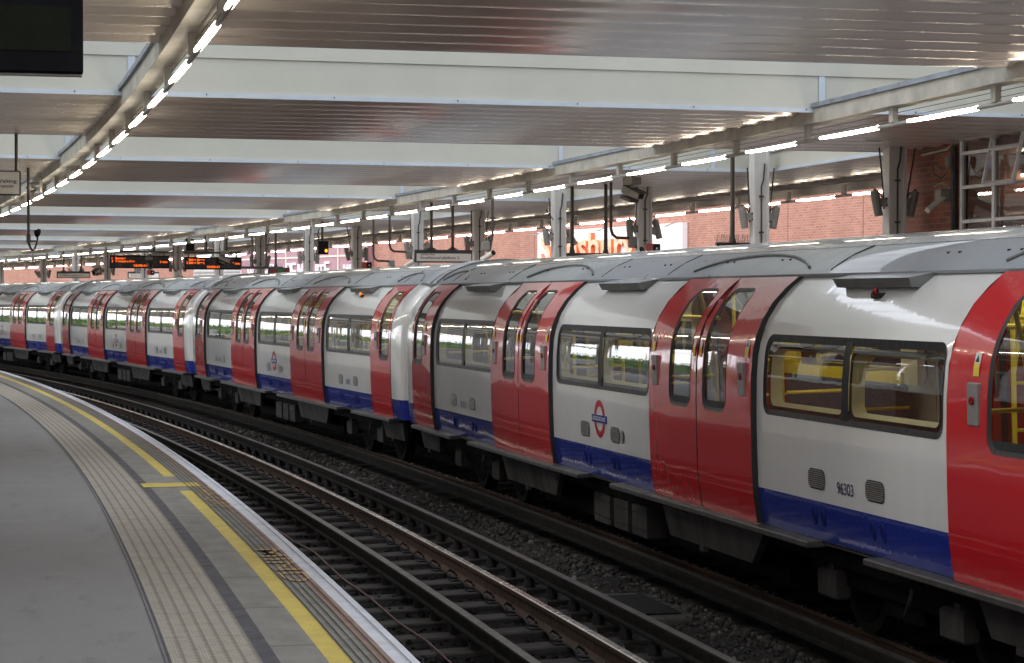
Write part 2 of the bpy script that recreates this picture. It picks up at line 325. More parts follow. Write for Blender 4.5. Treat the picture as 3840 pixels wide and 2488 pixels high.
def text(name, body, m, T, height=None, width=None, ext=.004, parent=None, align='LEFT', face=None, bold=0.0):
    cu = bpy.data.curves.new(name, 'FONT'); cu.body = body; cu.size = 1; cu.align_x = align; cu.extrude = 0.0; cu.offset = bold
    ob = bpy.data.objects.new('tmp_text', cu); COL.objects.link(ob); dg = bpy.context.evaluated_depsgraph_get(); dg.update()
    me = bpy.data.meshes.new_from_object(ob.evaluated_get(dg)); bpy.data.objects.remove(ob); bpy.data.curves.remove(cu)
    xs = [v.co.x for v in me.vertices]; ys = [v.co.y for v in me.vertices]; w = max(xs) - min(xs); h = max(ys) - min(ys)
    sy = (height / h) if height else None; sx = (width / w) if width else sy; sy = sy or sx
    x0 = min(xs) if align == 'LEFT' else (min(xs) + max(xs)) / 2; y0 = min(ys)
    fs = [list(p.vertices) for p in me.polygons]; vs = [Vector(((v.co.x - x0) * sx, (v.co.y - y0) * sy, 0)) for v in me.vertices]
    b = MB(); b.add([v + Vector((0, 0, ext)) for v in vs], fs, face or m)
    ed = {}
    for f in fs:
        for i in range(len(f)):
            a, c = f[i], f[(i + 1) % len(f)]; ed[(a, c)] = 1
    if ext > .006:
        for (a, c) in ed:
            if (c, a) not in ed: b.add([vs[a], vs[c], vs[c] + Vector((0, 0, ext)), vs[a] + Vector((0, 0, ext))], [(0, 1, 2, 3)], m)
    bpy.data.meshes.remove(me)
    b.v = [tuple(T @ Vector(v)) for v in b.v]
    return b.build(name, parent, world=False)

# ------------------------------------------------------------------ setting: ground, platforms, trackbed
g = MB(); g.add([(-900, -900, -1.35), (900, -900, -1.35), (900, 1500, -1.35), (-900, 1500, -1.35)], [(0, 1, 2, 3)], 'ground'); struct(g.build('ground'))
S0, S1 = -14, 146
b = MB(); b.sweep([(-6.6, -1.3), (-6.6, 0), (0, 0), (0, -.12), (-.09, -.12), (-.09, -1.3)], S0, S1, 'asphalt', 1.0); struct(b.build('platform'))
def sheet(name, u0, u1, m, s0=S0, s1=S1, z=.004): b = MB(); b.sweep([(u0, z), (u1, z)][::-1], s0, s1, m, .8, closed=False); return struct(b.build(name))
sheet('asphalt_joint_strip', -1.118, -1.105, 'asphalt_dark'); sheet('asphalt_joint_strip', -1.137, -1.131, 'asphalt_dark'); sheet('tactile_paving', -1.105, -.70, 'tactile'); sheet('dark_asphalt_strip', -.70, -.622, 'asphalt_dark')
sheet('platform_slabs', -.622, -.405, 'slab'); sheet('grey_pavers', -.30, -.185, 'greypaver'); sheet('brown_pavers', -.185, -.112, 'brownpaver')
for q0, q1 in ((S0, 18.45), (19.95, S1)): sheet('yellow_line', -.405, -.30, 'yellow', q0, q1)
sheet('yellow_line_gap', -.405, -.30, 'slab', 18.45, 19.95); sheet('yellow_cross_line', -.68, -.175, 'yellow', 18.82, 19.22, .008)
sheet('white_edge_line', -.112, -.001, 'whiteedge')
b = MB()
for u in (-.3, -.262, -.223, -.185, -.147): b.sweep([(u - .0035, .013), (u + .0035, .013)][::-1], S0, 60, 'joint', .8, closed=False)
b.sweep([(-.052, .013), (-.0475, .013)][::-1], S0, 60, 'joint', .8, closed=False); struct(b.build('paving_joints'))
def ground_text(body, s_start, u_base, h, w):
    T = Matrix(((-TAN(s_start).x, RAD(s_start).x, 0, P(u_base, s_start).x), (-TAN(s_start).y, RAD(s_start).y, 0, P(u_base, s_start).y), (0, 0, 1, .009), (0, 0, 0, 1)))
    return struct(text('platform_warning_lettering', body, 'orange', T, h, w, .001, bold=.008))
ground_text("MIND", 14.05, -.285, .165, 1.65); ground_text("THE GAP", 18.75, -.285, .165, 1.9)
# far island platform
b = MB(); b.sweep([(6.16, -1.3), (6.16, .1), (12.55, .1), (12.55, -1.3)], S0, S1, 'asphalt', 1.0); struct(b.build('platform_far'))
b = MB(); b.sweep([(6.16, .104), (6.34, .104)][::-1], S0, S1, 'whiteedge', 1.0, closed=False); struct(b.build('white_edge_line'))
# trackbed
b = MB(); ST = [i * .5 for i in range(-28, 293)]
def zbed(u): return -.925 + (.11 if u > 2.9 else 0) * min(1, (u - 2.9) / .5)
cols = [-.1 + .26 * i for i in range(26)]; vs = []; fs = []
for q in ST:
    for u in cols: vs.append(P(u, q, zbed(u) + random.uniform(-.014, .014) + (.03 if 2.75 < u < 3.4 else 0)))
for i in range(len(ST) - 1):
    for j in range(len(cols) - 1): a = i * len(cols) + j; fs.append((a, a + 1, a + 1 + len(cols), a + len(cols)))
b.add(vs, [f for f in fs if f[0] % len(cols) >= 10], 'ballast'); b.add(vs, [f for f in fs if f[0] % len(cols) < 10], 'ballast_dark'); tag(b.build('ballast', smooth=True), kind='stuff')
b = MB(); b.sweep([(12.6, -.9), (22.5, -.9)][::-1], S0, S1, 'ballast', 2, closed=False); b.sweep([(-13.0, -.95), (-6.6, -.95)][::-1], S0, S1, 'ballast', 2, closed=False); tag(b.build('ballast'), kind='stuff')
# loose stones lying on the bed near the camera
ico_v = [(-.526, 0, .851), (.526, 0, .851), (-.526, 0, -.851), (.526, 0, -.851), (0, .851, .526), (0, .851, -.526), (0, -.851, .526), (0, -.851, -.526), (.851, .526, 0), (-.851, .526, 0), (.851, -.526, 0), (-.851, -.526, 0)]
ico_f = [(0, 4, 1), (0, 9, 4), (9, 5, 4), (4, 5, 8), (4, 8, 1), (8, 10, 1), (8, 3, 10), (5, 3, 8), (5, 2, 3), (2, 7, 3), (7, 10, 3), (7, 6, 10), (7, 11, 6), (11, 0, 6), (0, 1, 6), (6, 1, 10), (9, 0, 11), (9, 11, 2), (9, 2, 5), (7, 2, 11)]
b = MB()
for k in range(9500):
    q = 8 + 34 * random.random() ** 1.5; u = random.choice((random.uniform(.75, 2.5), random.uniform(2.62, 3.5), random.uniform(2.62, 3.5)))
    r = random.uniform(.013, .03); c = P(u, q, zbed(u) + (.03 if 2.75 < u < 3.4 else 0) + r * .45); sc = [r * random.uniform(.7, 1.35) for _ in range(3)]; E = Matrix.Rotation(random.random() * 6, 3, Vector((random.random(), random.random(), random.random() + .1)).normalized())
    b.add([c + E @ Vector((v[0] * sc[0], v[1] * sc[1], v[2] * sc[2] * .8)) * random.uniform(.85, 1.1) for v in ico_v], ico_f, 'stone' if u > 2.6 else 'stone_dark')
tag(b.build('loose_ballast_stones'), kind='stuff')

# ------------------------------------------------------------------ rails, sleepers
def rail(name, u, zc, label, cat='rail', s0=S0, s1=S1):
    t = empty(name, P(u, 10, zc), label, cat, 'rails of the two curved tracks')
    b = MB(); b.sweep([(u - .075, zc - .16), (u - .07, zc - .148), (u - .012, zc - .13), (u - .012, zc - .05), (u - .034, zc - .036), (u - .034, zc - .006), (u + .034, zc - .006), (u + .034, zc - .036), (u + .012, zc - .05), (u + .012, zc - .13), (u + .07, zc - .148), (u + .075, zc - .16)], s0, s1, 'railside', .8)
    b.build('rail_web', t, world=True)
    b = MB(); b.sweep([(u - .0345, zc - .008), (u - .024, zc), (u + .024, zc), (u + .0345, zc - .008)], s0, s1, 'railtop', .8); b.build('rail_head', t, world=True)
    return t
def condrail(u, zc, label, s0=S0, s1=S1):
    t = empty('conductor_rail', P(u, 10, zc), label, 'rail', 'rails of the two curved tracks')
    b = MB(); b.sweep([(u - .066, zc - .115), (u - .066, zc - .095), (u - .036, zc - .085), (u - .042, zc - .03), (u - .042, zc - .006), (u - .034, zc), (u + .034, zc), (u + .042, zc - .006), (u + .042, zc - .03), (u + .036, zc - .085), (u + .066, zc - .095), (u + .066, zc - .115)], s0, s1, 'condside', .8); b.sweep([(u - .034, zc + .0015), (u + .034, zc + .0015)][::-1], s0, s1, 'condrail', .8, closed=False); b.build('rail_bar', t, world=True)
    return t
U1, U2, U3 = 1.4432, 2.1652, 2.5728; c_ = -CANT
rail('running_rail', U1 - .7175, ZN - c_ * .7175, 'running rail close under the near platform edge, mostly hidden')
condrail(U1, ZN + .04, 'dull grey centre conductor rail of the empty near track')
rail('running_rail', U2, ZN + c_ * .72, 'shiny topped rusty running rail on the far side of the empty track')
condrail(U3, ZN + .075 + c_ * 1.13, 'dark conductor rail beside the stones between the two tracks')
TC = 4.6411
condrail(TC - 1.1235, ZT + .075 - c_ * 1.1235, 'brown conductor rail nearest to the standing train')
rail('running_rail', TC - .7175, ZT - c_ * .7175, 'running rail under the near wheels of the train')
condrail(TC, ZT + .04, 'centre conductor rail in the dark beneath the train')
rail('running_rail', TC + .7175, ZT + c_ * .7175, 'running rail under the far wheels of the train')
def make_sleeper():
    t = empty('sleeper', Matrix.Identity(4))
    b = MB(); b.box((-1.28, -.12, -.3), (1.28, .12, -.162), 'sleeper', bevel=.012); b.build('timber', t)
    for x in (-.7175, .7175):
        b = MB(); b.box((x - .15, -.085, -.168), (x + .15, .085, -.150), 'clip'); bp_ = b.build('base_plate', t)
        for sx in (-1, 1):
            b = MB(); cx = x + sx * .12
            b.tube([(cx - .03 * sx, -.07, -.135), (cx + .05 * sx, -.06, -.12), (cx + .06 * sx, -.01, -.085), (cx + .02 * sx, .04, -.07), (cx - .03 * sx, .05, -.1), (cx - .035 * sx, .0, -.12)], .012, 'clip', 6)
            b.box((cx - .03, .035, -.15), (cx + .012, .055, -.13), 'bluepad'); b.build('rail_clip', t, True)
    b = MB(); b.tube([(0, 0, -.165), (0, 0, -.12), (0, 0, -.1), (0, 0, -.075)], [.05, .05, .035, .035], 'insul', 12); b.build('insulator', t, True)
    b = MB(); b.tube([(1.1296, 0, -.165), (1.1296, 0, -.12), (1.1296, 0, -.08), (1.1296, 0, -.04)], [.05, .05, .035, .035], 'insul', 12); b.build('insulator', t, True)
    return t
sl = make_sleeper()
def track_matrix(u, s, z, cant=c_, flip=False):
    r, t = RAD(s), TAN(s)
    if flip: r, t = -r, -t; cant = -cant
    x = (r + Vector((0, 0, cant))).normalized(); y = t; zz = x.cross(y); p = P(u, s, z)
    return Matrix(((x.x, y.x, zz.x, p.x), (x.y, y.y, zz.y, p.y), (x.z, y.z, zz.z, p.z), (0, 0, 0, 1)))
for i in range(112):
    q = 5.2 + i * .71; o = sl if i == 0 else copy_tree(sl); jit = random.uniform(-.02, .02)
    o.matrix_basis = track_matrix(U1, q + jit, ZN) @ Matrix.Rotation(random.uniform(-.008, .008), 4, 'Z')
    tag(o, 'weathered timber sleeper with sprung clips across the empty near track', 'sleeper', 'sleepers of the empty near track')
plain = MB(); plain.box((-1.25, -.12, -.3), (1.25, .12, -.162), 'sleeper', bevel=.012); pl = plain.build('sleeper')
for i in range(60):
    o = pl if i == 0 else pl.copy()
    if i: COL.objects.link(o)
    o.matrix_basis = track_matrix(TC, 6 + i * .75, ZT); tag(o, 'dark sleeper lying under the train', 'sleeper', 'sleepers beneath the train')
b = MB(); pts = [survey_z(x, y, -.87) for x, y in ((990, 1955), (1024, 1975), (1100, 2020), (1180, 2070), (1280, 2156), (1388, 2240), (1495, 2324), (1600, 2402), (1705, 2487))] ; pts = [P(u, q, -.895 + .02 * (i % 2)) for i, (u, q) in enumerate(pts)]; d_ = pts[-1] - pts[-2]; pts += [pts[-1] + d_ * .8 + Vector((.05, 0, 0)), pts[-1] + d_ * 2]
b.tube(pts, .0075, 'pinkcable', 8); tag(b.build('cable', smooth=True), 'thin pinkish cable trailing along the ballast below the platform edge', 'cable')
t = empty('trackside_cover', P(3.05, 12, -.8), 'flat grey cover with dark ribbed mat between the two tracks', 'cover')
(ua, qa), (ub, qb) = survey_z(2300, 2224, -.79), survey_z(2460, 2314, -.79)
T = FR(3.05, (qa + qb) / 2, -.8); L = abs(qa - qb) / 2 + .05
b = MB(); b.box((-.38, -L, -.07), (.38, L, 0), 'condrail', T, bevel=.01); b.build('cover_slab', t, world=True)
b = MB(); b.box((-.33, -L * .74, .001), (.18, L * .74, .008), 'under', T)
for i in range(22): x = -.32 + i * .0235; b.box((x, -L * .73, .008), (x + .01, L * .73, .016), 'black', T)
b.build('ribbed_mat', t, world=True)

# ------------------------------------------------------------------ the train
PB = [(1.222, .70), (1.243, .85), (1.253, .965), (1.257, 1.2), (1.255, 1.5), (1.246, 1.75), (1.228, 1.93), (1.20, 2.04), (1.145, 2.16), (1.065, 2.275), (.965, 2.375), (.85, 2.462)]
def lat(z, off=0.0):
    if z <= PB[0][1]: return PB[0][0] + off
    for (a, za), (c, zc) in zip(PB, PB[1:]):
        if z <= zc:
            t = (z - za) / (zc - za); return a + (c - a) * t + off
    return PB[-1][0] + off
ZF = [.70, .80, .90, .965, 1.1, 1.25, 1.4, 1.5, 1.62, 1.75, 1.85, 1.93, 1.99, 2.04, 2.1, 2.16, 2.22, 2.275, 2.33, 2.375, 2.42, 2.462]
def zr(z0, z1): return [z0] + [z for z in ZF if z0 + .012 < z < z1 - .012] + [z1]
def skin(b, side, y0, y1, z0, z1, m, off=0.0, ny=1):
    zs = zr(z0, z1); vs = []; fs = []; n = len(zs)
    for i in range(ny + 1):
        y = y0 + (y1 - y0) * i / ny
        for z in zs: vs.append((side * lat(z, off), y, z))
    for i in range(ny):
        for j in range(n - 1): a = i * n + j; f = (a, a + 1, a + n + 1, a + n); fs.append(f if side < 0 else f[::-1])
    b.add(vs, fs, m)
def rr_loop(y0, y1, z0, z1, r, n=5, m=7):
    pts = []
    def seg(a, c): return [(a[0] + (c[0] - a[0]) * i / m, a[1] + (c[1] - a[1]) * i / m) for i in range(m)]
    def arc(cy, cz, a0): return [(cy + r * cos(a0 + pi / 2 * i / n), cz + r * sin(a0 + pi / 2 * i / n)) for i in range(n)]
    pts += arc(y1 - r, z0 + r, -pi / 2) + seg((y1, z0 + r), (y1, z1 - r)) + arc(y1 - r, z1 - r, 0) + seg((y1 - r, z1), (y0 + r, z1)) + arc(y0 + r, z1 - r, pi / 2) + seg((y0, z1 - r), (y0, z0 + r)) + arc(y0 + r, z0 + r, pi) + seg((y0 + r, z0), (y1 - r, z0))
    return pts
def ring(b, side, outer, inner, m, off=0.0, off2=None):
    n = len(inner); vs = [(side * lat(z, off), y, z) for y, z in outer] + [(side * lat(z, off if off2 is None else off2), y, z) for y, z in inner]; fs = []
    for i in range(n):
        j = (i + 1) % n; f = (i, j, n + j, n + i); fs.append(f[::-1] if side < 0 else f)
    b.add(vs, fs, m)
def holed(b, side, y0, y1, z0, z1, h, r, m, off=0.0):     # panel with a rounded opening
    zl, zh = max(z0, h[2] - .09), min(z1, h[3] + .07)
    if zl > z0: skin(b, side, y0, y1, z0, zl, m, off)
    if zh < z1: skin(b, side, y0, y1, zh, z1, m, off)
    inn = rr_loop(*h, r); out = rr_loop(y0, y1, zl, zh, .0001); ring(b, side, out, inn, m, off)
    return inn
def patch(b, side, y0, y1, z0, z1, m, off=0.0): skin(b, side, y0, y1, z0, z1, m, off)
DOORS = [(1.57, 2.7635, 1), (2.7635, 3.957, -1), (7.081, 8.219, 0)]     # |y| range, which edge the seam is on (1 = high end)
BAYS = [(-1.57, 1.57), (3.957, 7.081), (-7.081, -3.957)]
def make_car():
    t = empty('train_car', Matrix.Identity(4))
    body = MB(); wins = []
    for sd_ in (-1, 1):
        for y0, y1 in BAYS:
            yc = (y0 + y1) / 2; h = (yc - 1.43, yc + 1.43, 1.50, 2.045)
            skin(body, sd_, y0 - .06, y1 + .06, .70, .965, 'blue'); holed(body, sd_, y0 - .06, y1 + .06, .965, 2.462, h, .09, 'white'); wins.append((sd_, h))
        for e in (-1, 1):
            a = (8.219, 8.45, 8.60, 8.70, 8.765, 8.79); o_ = (.04, .045, .035, .005, -.04, -.11); zs = zr(.70, 2.462); vs = []; fs = []; n = len(zs)
            for y, of in zip(a, o_):
                for z in zs: vs.append((sd_ * lat(z, of), e * y, z))
            for z0, z1, mm in ((.70, .965, 'blue'), (.965, 2.462, 'white')):
                fs = [(i * n + j, i * n + j + 1, (i + 1) * n + j + 1, (i + 1) * n + j) for i in range(len(a) - 1) for j in range(n - 1) if z0 - .001 <= zs[j] < z1 - .001]
                body.add(vs, [f if sd_ * e < 0 else f[::-1] for f in fs], mm)
    for e in (-1, 1): zs = zr(.70, 2.462); pl_ = [(-lat(z, -.10), e * 8.775, z) for z in zs] + [(lat(z, -.10), e * 8.775, z) for z in zs[::-1]]; body.add(pl_, [tuple(range(len(pl_)))[::e]], 'gloss')
    body.box((-1.225, -8.6, .688), (1.225, 8.6, .702), 'gloss')
    body.build('body', t, True)
    rf = MB(); RP = [(-.885, 2.448), (-.892, 2.468), (-.86, 2.50), (-.74, 2.585), (-.60, 2.65), (-.42, 2.703), (-.22, 2.735), (0, 2.746)]; RP = RP + [(-x, z) for x, z in RP[-2::-1]]
    ys = [-8.62, -8.5, -8.3, 8.3, 8.5, 8.62]; dz = [-.1, .012, .016, .016, .012, -.1]; vs = []; fs = []; n = len(RP)
    ys = [-8.80, -8.77, -8.68, -8.45, -8.44, 8.44, 8.45, 8.68, 8.77, 8.80]; ex = [-.05, .0, .022, .024, 0, 0, .024, .022, .0, -.05]
    for y, e in zip(ys, ex):
        for x, z in RP: L = math.hypot(x, z - 1.6); vs.append((x + x / L * e, y, z + (z - 1.6) / L * e))
    for i in range(len(ys) - 1):
        for j in range(n - 1): a = i * n + j; fs.append((a, a + 1, a + n + 1, a + n)[::-1])
    rf.add(vs, fs, 'roofgrey'); ro = rf.build('roof', t, True)
    def rx(x):                                     # roof height at lateral x
        for (xa, za), (xb, zb) in zip(RP, RP[1:]):
            if xa <= x <= xb: return za + (zb - za) * (x - xa) / (xb - xa)
        return RP[0][1]
    b = MB()
    for y in (-7.5, -4.58, -1.0, 1.0, 4.58, 7.5):
        b.tube([(x, y - (x + .6) * .5, rx(x) + .001) for x in (-.87, -.8, -.72, -.6)], .0055, 'black', 5)
    b.tube([(-.60, y, rx(-.60)) for y in (-8.3, 8.3)], .0022, 'vent', 5)
    for i in range(60):
        y = -8.2 + i * .28; b.box((-.583, y - .005, rx(-.583) - .002), (-.573, y + .005, rx(-.583) + .002), 'vent')
    for y in (-7, -6.2, -3.4, -2.2, -.6, .6, 2.0, 3.5, 5.0, 6.4):
        for q in (0, .16): b.box((-.76, y + q - .012, rx(-.76) + .0), (-.735, y + q + .012, rx(-.76) + .012), 'skirt')
    b.build('roof_seam', ro)
    for y0, y1 in ((1.5, 4.0), (-4.0, -1.5), (7.0, 8.25), (-8.25, -7.0)):
        b = MB(); k = 14; p = []
        for i in range(k + 1): f = i / k; x = -.85 + .17 * sin(pi * f) ** .8; p.append((x, y0 + (y1 - y0) * f, rx(x) + .008))
        b.tube(p, .0125, 'vent', 6); b.build('rain_strip', ro, True)
    for sd_, h in wins:
        b = MB(); inn = rr_loop(h[0] + .03, h[1] - .03, h[2] + .03, h[3] - .045, .07); out = rr_loop(h[0] - .008, h[1] + .008, h[2] - .008, h[3] + .008, .095)
        ring(b, sd_, out, inn, 'gloss', .003, -.008); yc = (h[0] + h[1]) / 2; patch(b, sd_, yc - .055, yc + .055, h[2] + .02, h[3] - .02, 'gloss', -.004)
        w = b.build('window', t, True)
        for a, c in ((h[0] + .02, yc - .02), (yc + .02, h[1] - .02)):
            b = MB(); patch(b, sd_, a, c, h[2] + .02, h[3] - .02, 'glass', -.012); b.build('pane', w, True)
        if sd_ < 0:
            b = MB()
            for a, c in ((h[0] + .08, yc - .075), (yc + .075, h[1] - .08)): ring(b, sd_, rr_loop(a - .04, c + .04, h[2] + .03, h[3] - .06, .07), rr_loop(a, c, h[2] + .055, h[3] - .09, .065), 'gloss', -.02); ring(b, sd_, rr_loop(a, c, h[2] + .055, h[3] - .09, .065), rr_loop(a + .02, c - .02, h[2] + .075, h[3] - .11, .06), 'cream', -.02, -.1)
            b.build('inner_reveal', w, True)
    OFF = .045
    for sd_ in (-1, 1):
        for e in (-1, 1):
            for a, c, seam in DOORS:
                y0, y1 = sorted((e * a, e * c)); y0 += .011; y1 -= .011
                near_seam = (e * c if seam == 1 else e * a) if seam else e * c       # single leaf: window lies toward the car end
                dirn = -1 if near_seam > (y0 + y1) / 2 else 1
                wa, wb = (near_seam + dirn * .15, near_seam + dirn * .65) if seam else (near_seam + dirn * .12, near_seam + dirn * .62)
                h = (min(wa, wb), max(wa, wb), 1.47, 2.37)
                b = MB(); inn = holed(b, sd_, y0, y1, .705, 2.452, h, .1, 'red', OFF)
                for ye, flip in ((y0, 0), (y1, 1)):      # edge returns
                    zs = zr(.705, 2.452); n = len(zs); vs = [(sd_ * lat(z, OFF), ye, z) for z in zs] + [(sd_ * lat(z, -.004), ye, z) for z in zs]
                    b.add(vs, [(j, j + 1, n + j + 1, n + j) for j in range(n - 1)], 'black')
                d = b.build('door', t, True)
                if sd_ < 0:
                    b = MB(); ring(b, sd_, rr_loop(h[0] - .006, h[1] + .006, h[2] - .006, h[3] + .006, .1), rr_loop(h[0] + .018, h[1] - .018, h[2] + .02, h[3] - .02, .085), 'black', OFF + .003, OFF - .012)
                    patch(b, sd_, h[0], h[1], h[2] + .0, h[2] + .07, 'black', OFF - .012); b.build('window_seal', d, True)
                b = MB(); patch(b, sd_, h[0], h[1], h[2], h[3], 'glass', OFF - .018); b.build('door_glass', d, True)
                if sd_ < 0:
                    oe = (e * a if seam == 1 else e * c) if seam else e * a; dq = 1 if oe < (y0 + y1) / 2 else -1
                    yb = oe + dq * (.19 if seam else .36)
                    b = MB(); x = -lat(1.72, OFF); b.box((x - .014, yb - .065, 1.605), (x + .02, yb + .065, 1.845), 'button', bevel=.006); bt = b.build('button_panel', d)
                    b = MB(); b.tube([(x - .012, yb, 1.745), (x - .026, yb, 1.745)], .024, 'indicator', 12); b.build('button', bt, True)
                    b = MB(); xs_ = -lat(1.93, OFF) - .004; yt = oe + dq * (.12 if seam else .36)
                    patch(b, sd_, yt - .035, yt + .035, 1.95, 2.01, 'sticker_w', OFF + .003); patch(b, sd_, yt - .035, yt + .035, 1.88, 1.95, 'sticker_y', OFF + .003)
                    b.add([(-lat(z, OFF + .005), y, z) for y, z in ((yt - .024, 1.958), (yt + .024, 1.958), (yt, 2.0))], [(0, 1, 2)], 'black'); b.build('warning_sticker', d)
                    if seam:
                        ys_ = near_seam + dirn * .075; b = MB(); patch(b, sd_, ys_ - .026, ys_ + .026, 1.93, 1.99, 'sticker_w', OFF + .003); patch(b, sd_, ys_ - .026, ys_ + .026, 1.86, 1.93, 'sticker_y', OFF + .003); b.build('warning_sticker', d)
    b = MB()
    for y in (-2.7635, 2.7635): patch(b, -1, y - .016, y + .016, .705, 2.452, 'black', .03)
    b.build('door_seam', t)
    # grilles, roundel, hand-hold recesses, vent boxes, steps, skirts on the near side
    for y0, y1 in BAYS:
        yc = (y0 + y1) / 2
        for q in (-.47, .47):
            b = MB(); lp = rr_loop(yc + q - .142, yc + q + .142, 1.045, 1.18, .05); cx = -lat(1.12, .004)
            b.add([(cx, y, z) for y, z in lp], [tuple(range(len(lp)))[::-1]], 'gloss')
            for i in range(9): z = 1.056 + i * .0136; w = .136 if 0 < i < 8 else .11; b.box((cx - .006, yc + q - w, z), (cx + .001, yc + q + w, z + .0075), 'steel')
            b.build('grille', t)
        for q in (-.55, -.40, .40, .55) if abs(yc) > 1 else (-.5, -.36, .38, .52):
            b = MB(); k = 12; cx = -lat(.86, .001); b.tube([(-lat(.86 + .055 * sin(2 * pi * i / k), .004), yc + q + .021 * cos(2 * pi * i / k), .86 + .055 * sin(2 * pi * i / k)) for i in range(k + 1)], .006, 'bluedark', 6)
            b.box((cx - .003, yc + q - .012, .845), (cx + .004, yc + q + .012, .88), 'gloss'); b.build('jacking_point', t, True)
        b = MB(); L = .60; xa, xb = -.84, -1.06; za, zb_ = 2.466, 2.430; zc = 2.372
        b.add([(xa, yc - L, za), (xa, yc + L, za), (xb, yc + L, zb_), (xb, yc - L, zb_)], [(0, 1, 2, 3)], 'roofgrey')
        b.add([(xb, yc - L, zb_), (xb, yc + L, zb_), (xb + .025, yc + L * .97, zc), (xb + .025, yc - L * .97, zc), (-.93, yc - L * .97, zc - .008), (-.93, yc + L * .97, zc - .008), (xa, yc - L, za), (xa, yc + L, za)], [(0, 1, 2, 3), (3, 2, 5, 4), (0, 3, 4, 6), (1, 7, 5, 2)], 'vent')
        b.build('vent_box', t)
    b = MB(); k = 40; ro_, ri = .168, .112; cx = [-lat(1.228 + ro_ * sin(2 * pi * i / k), .003) for i in range(k)]; vs = [(-lat(1.228 + r * sin(2 * pi * i / k), .003), r * cos(2 * pi * i / k), 1.228 + r * sin(2 * pi * i / k)) for r in (ro_, ri) for i in range(k)]
    b.add(vs, [(i, (i + 1) % k, k + (i + 1) % k, k + i)[::-1] for i in range(k)], 'red'); rd = b.build('roundel', t)
    b = MB(); b.box((-lat(1.228, .008), -.225, 1.195), (-lat(1.228, .001), .225, 1.262), 'blue'); b.build('name_bar', rd)
    TT = Matrix(((0, 0, -1, -lat(1.228, .009)), (-1, 0, 0, .2), (0, 1, 0, 1.211), (0, 0, 0, 1))); text('lettering', 'UNDERGROUND', 'sticker_w', TT, .036, .40, .001, rd)
    b = MB(); lp = [(-lat(1.11, .004), -.69 + .055 * cos(2 * pi * i / 16), 1.11 + .06 * sin(2 * pi * i / 16)) for i in range(16)]; b.add(lp, [tuple(range(16))[::-1]], 'steel')
    b.add([(-lat(1.11, .006), -.69 + (.055 if abs(a_) < 2 else .045) * cos(a_ / 16 * 2 * pi + 0) * (1), 1.11 + .055 * sin(a_ / 16 * 2 * pi)) for a_ in (4, 5, 6, 7, 8, 9, 10, 11, 12)] + [(-lat(1.11, .006), -.69 - .02, 1.11)], [tuple(range(10))[::-1]], 'gloss'); b.build('lock_cap', t)
    for y0, y1 in ((1.5, 5.05), (-5.05, -1.5), (5.95, 8.2), (-8.2, -5.95), (.5, 1.5), (-1.5, -.5)):
        b = MB(); b.box((-1.335, y0 + .006, .655), (-1.17, y1 - .006, .70), 'step', bevel=.008); b.build('step_board', t)
    for ya, yb, yc, yd, zz in ((-3.9, -1.5, -3.5, -1.6, .36), (1.6, 4.05, 1.95, 3.9, .36), (7.2, 8.35, 7.35, 8.3, .40), (-8.35, -7.2, -8.3, -7.3, .40)):
        b = MB(); b.add([(-1.19, ya, .655), (-1.19, yb, .655), (-1.15, yd, zz), (-1.15, yc, zz), (-1.12, ya, .655), (-1.12, yb, .655), (-1.10, yd, zz), (-1.10, yc, zz)], [(0, 3, 2, 1), (4, 5, 6, 7), (0, 4, 7, 3), (1, 2, 6, 5), (3, 7, 6, 2)], 'skirt'); b.box((-1.16, (yc + yd) / 2 + .1, zz - .04), (-1.12, (yc + yd) / 2 + .19, zz), 'skirt'); b.build('skirt_panel', t)
    b = MB(); b.box((-1.10, -8.5, .52), (1.10, 8.5, .70), 'under'); b.box((-.9, -3.6, .2), (.9, 3.3, .52), 'under'); b.tube([(-1.2, -8.2, .685), (-1.2, 8.2, .685)], .016, 'steel', 8); b.build('underframe', t)
    for y0, w in ((.35, .5), (-.75, .42), (-.2, .42)):
        b = MB(); b.box((-1.08, y0, .22), (-.7, y0 + w, .5), 'skirt', bevel=.012)
        for z in (.29, .43): b.box((-1.09, y0 + .02, z), (-1.08, y0 + w - .02, z + .006), 'black')
        b.build('equipment_case', t)
    for e in (-1, 1):
        b = MB(); b.box((-1.0, e * 5.7 - 1.35, .36), (-.84, e * 5.7 + 1.35, .5), 'under', bevel=.015); b.box((.84, e * 5.7 - 1.35, .36), (1.0, e * 5.7 + 1.35, .5), 'under'); b.box((-.95, e * 5.7 - .3, .25), (.95, e * 5.7 + .3, .55), 'under'); bg_ = b.build('bogie', t)
        for w in (-.95, .95):
            y = e * 5.7 + w; b = MB(); b.tube([(-.8, y, .355), (.8, y, .355)], .06, 'wheel', 10)
            for sx in (-1, 1):
                b.tube([(sx * .665, y, .355), (sx * .69, y, .355), (sx * .695, y, .355), (sx * .79, y, .355)], [.385, .385, .355, .345], 'wheel', 28); b.tube([(sx * .792, y, .355), (sx * .80, y, .355)], [.27, .26], 'under', 24)
            b.build('wheelset', bg_, True)
            b = MB(); b.box((-1.08, y - .16, .27), (-.98, y + .16, .47), 'skirt', bevel=.02); b.box((-1.06, y - .08, .47), (-1.0, y + .0, .62), 'skirt'); b.build('axle_box', bg_)
        b = MB(); b.tube([(-1.05, e * 5.7 - .4, .6), (-1.1, e * 5.7 - .42, .45), (-1.08, e * 5.7 - .3, .33), (-1.0, e * 5.7 - .2, .38)], .012, 'cable', 6); b.build('air_hose', bg_, True)
    # interior
    it = MB(); it.box((-1.14, -8.4, .70), (1.14, 8.4, .74), 'interior_dark'); it.box((-.9, -8.4, 2.36), (.9, 8.4, 2.385), 'cream')
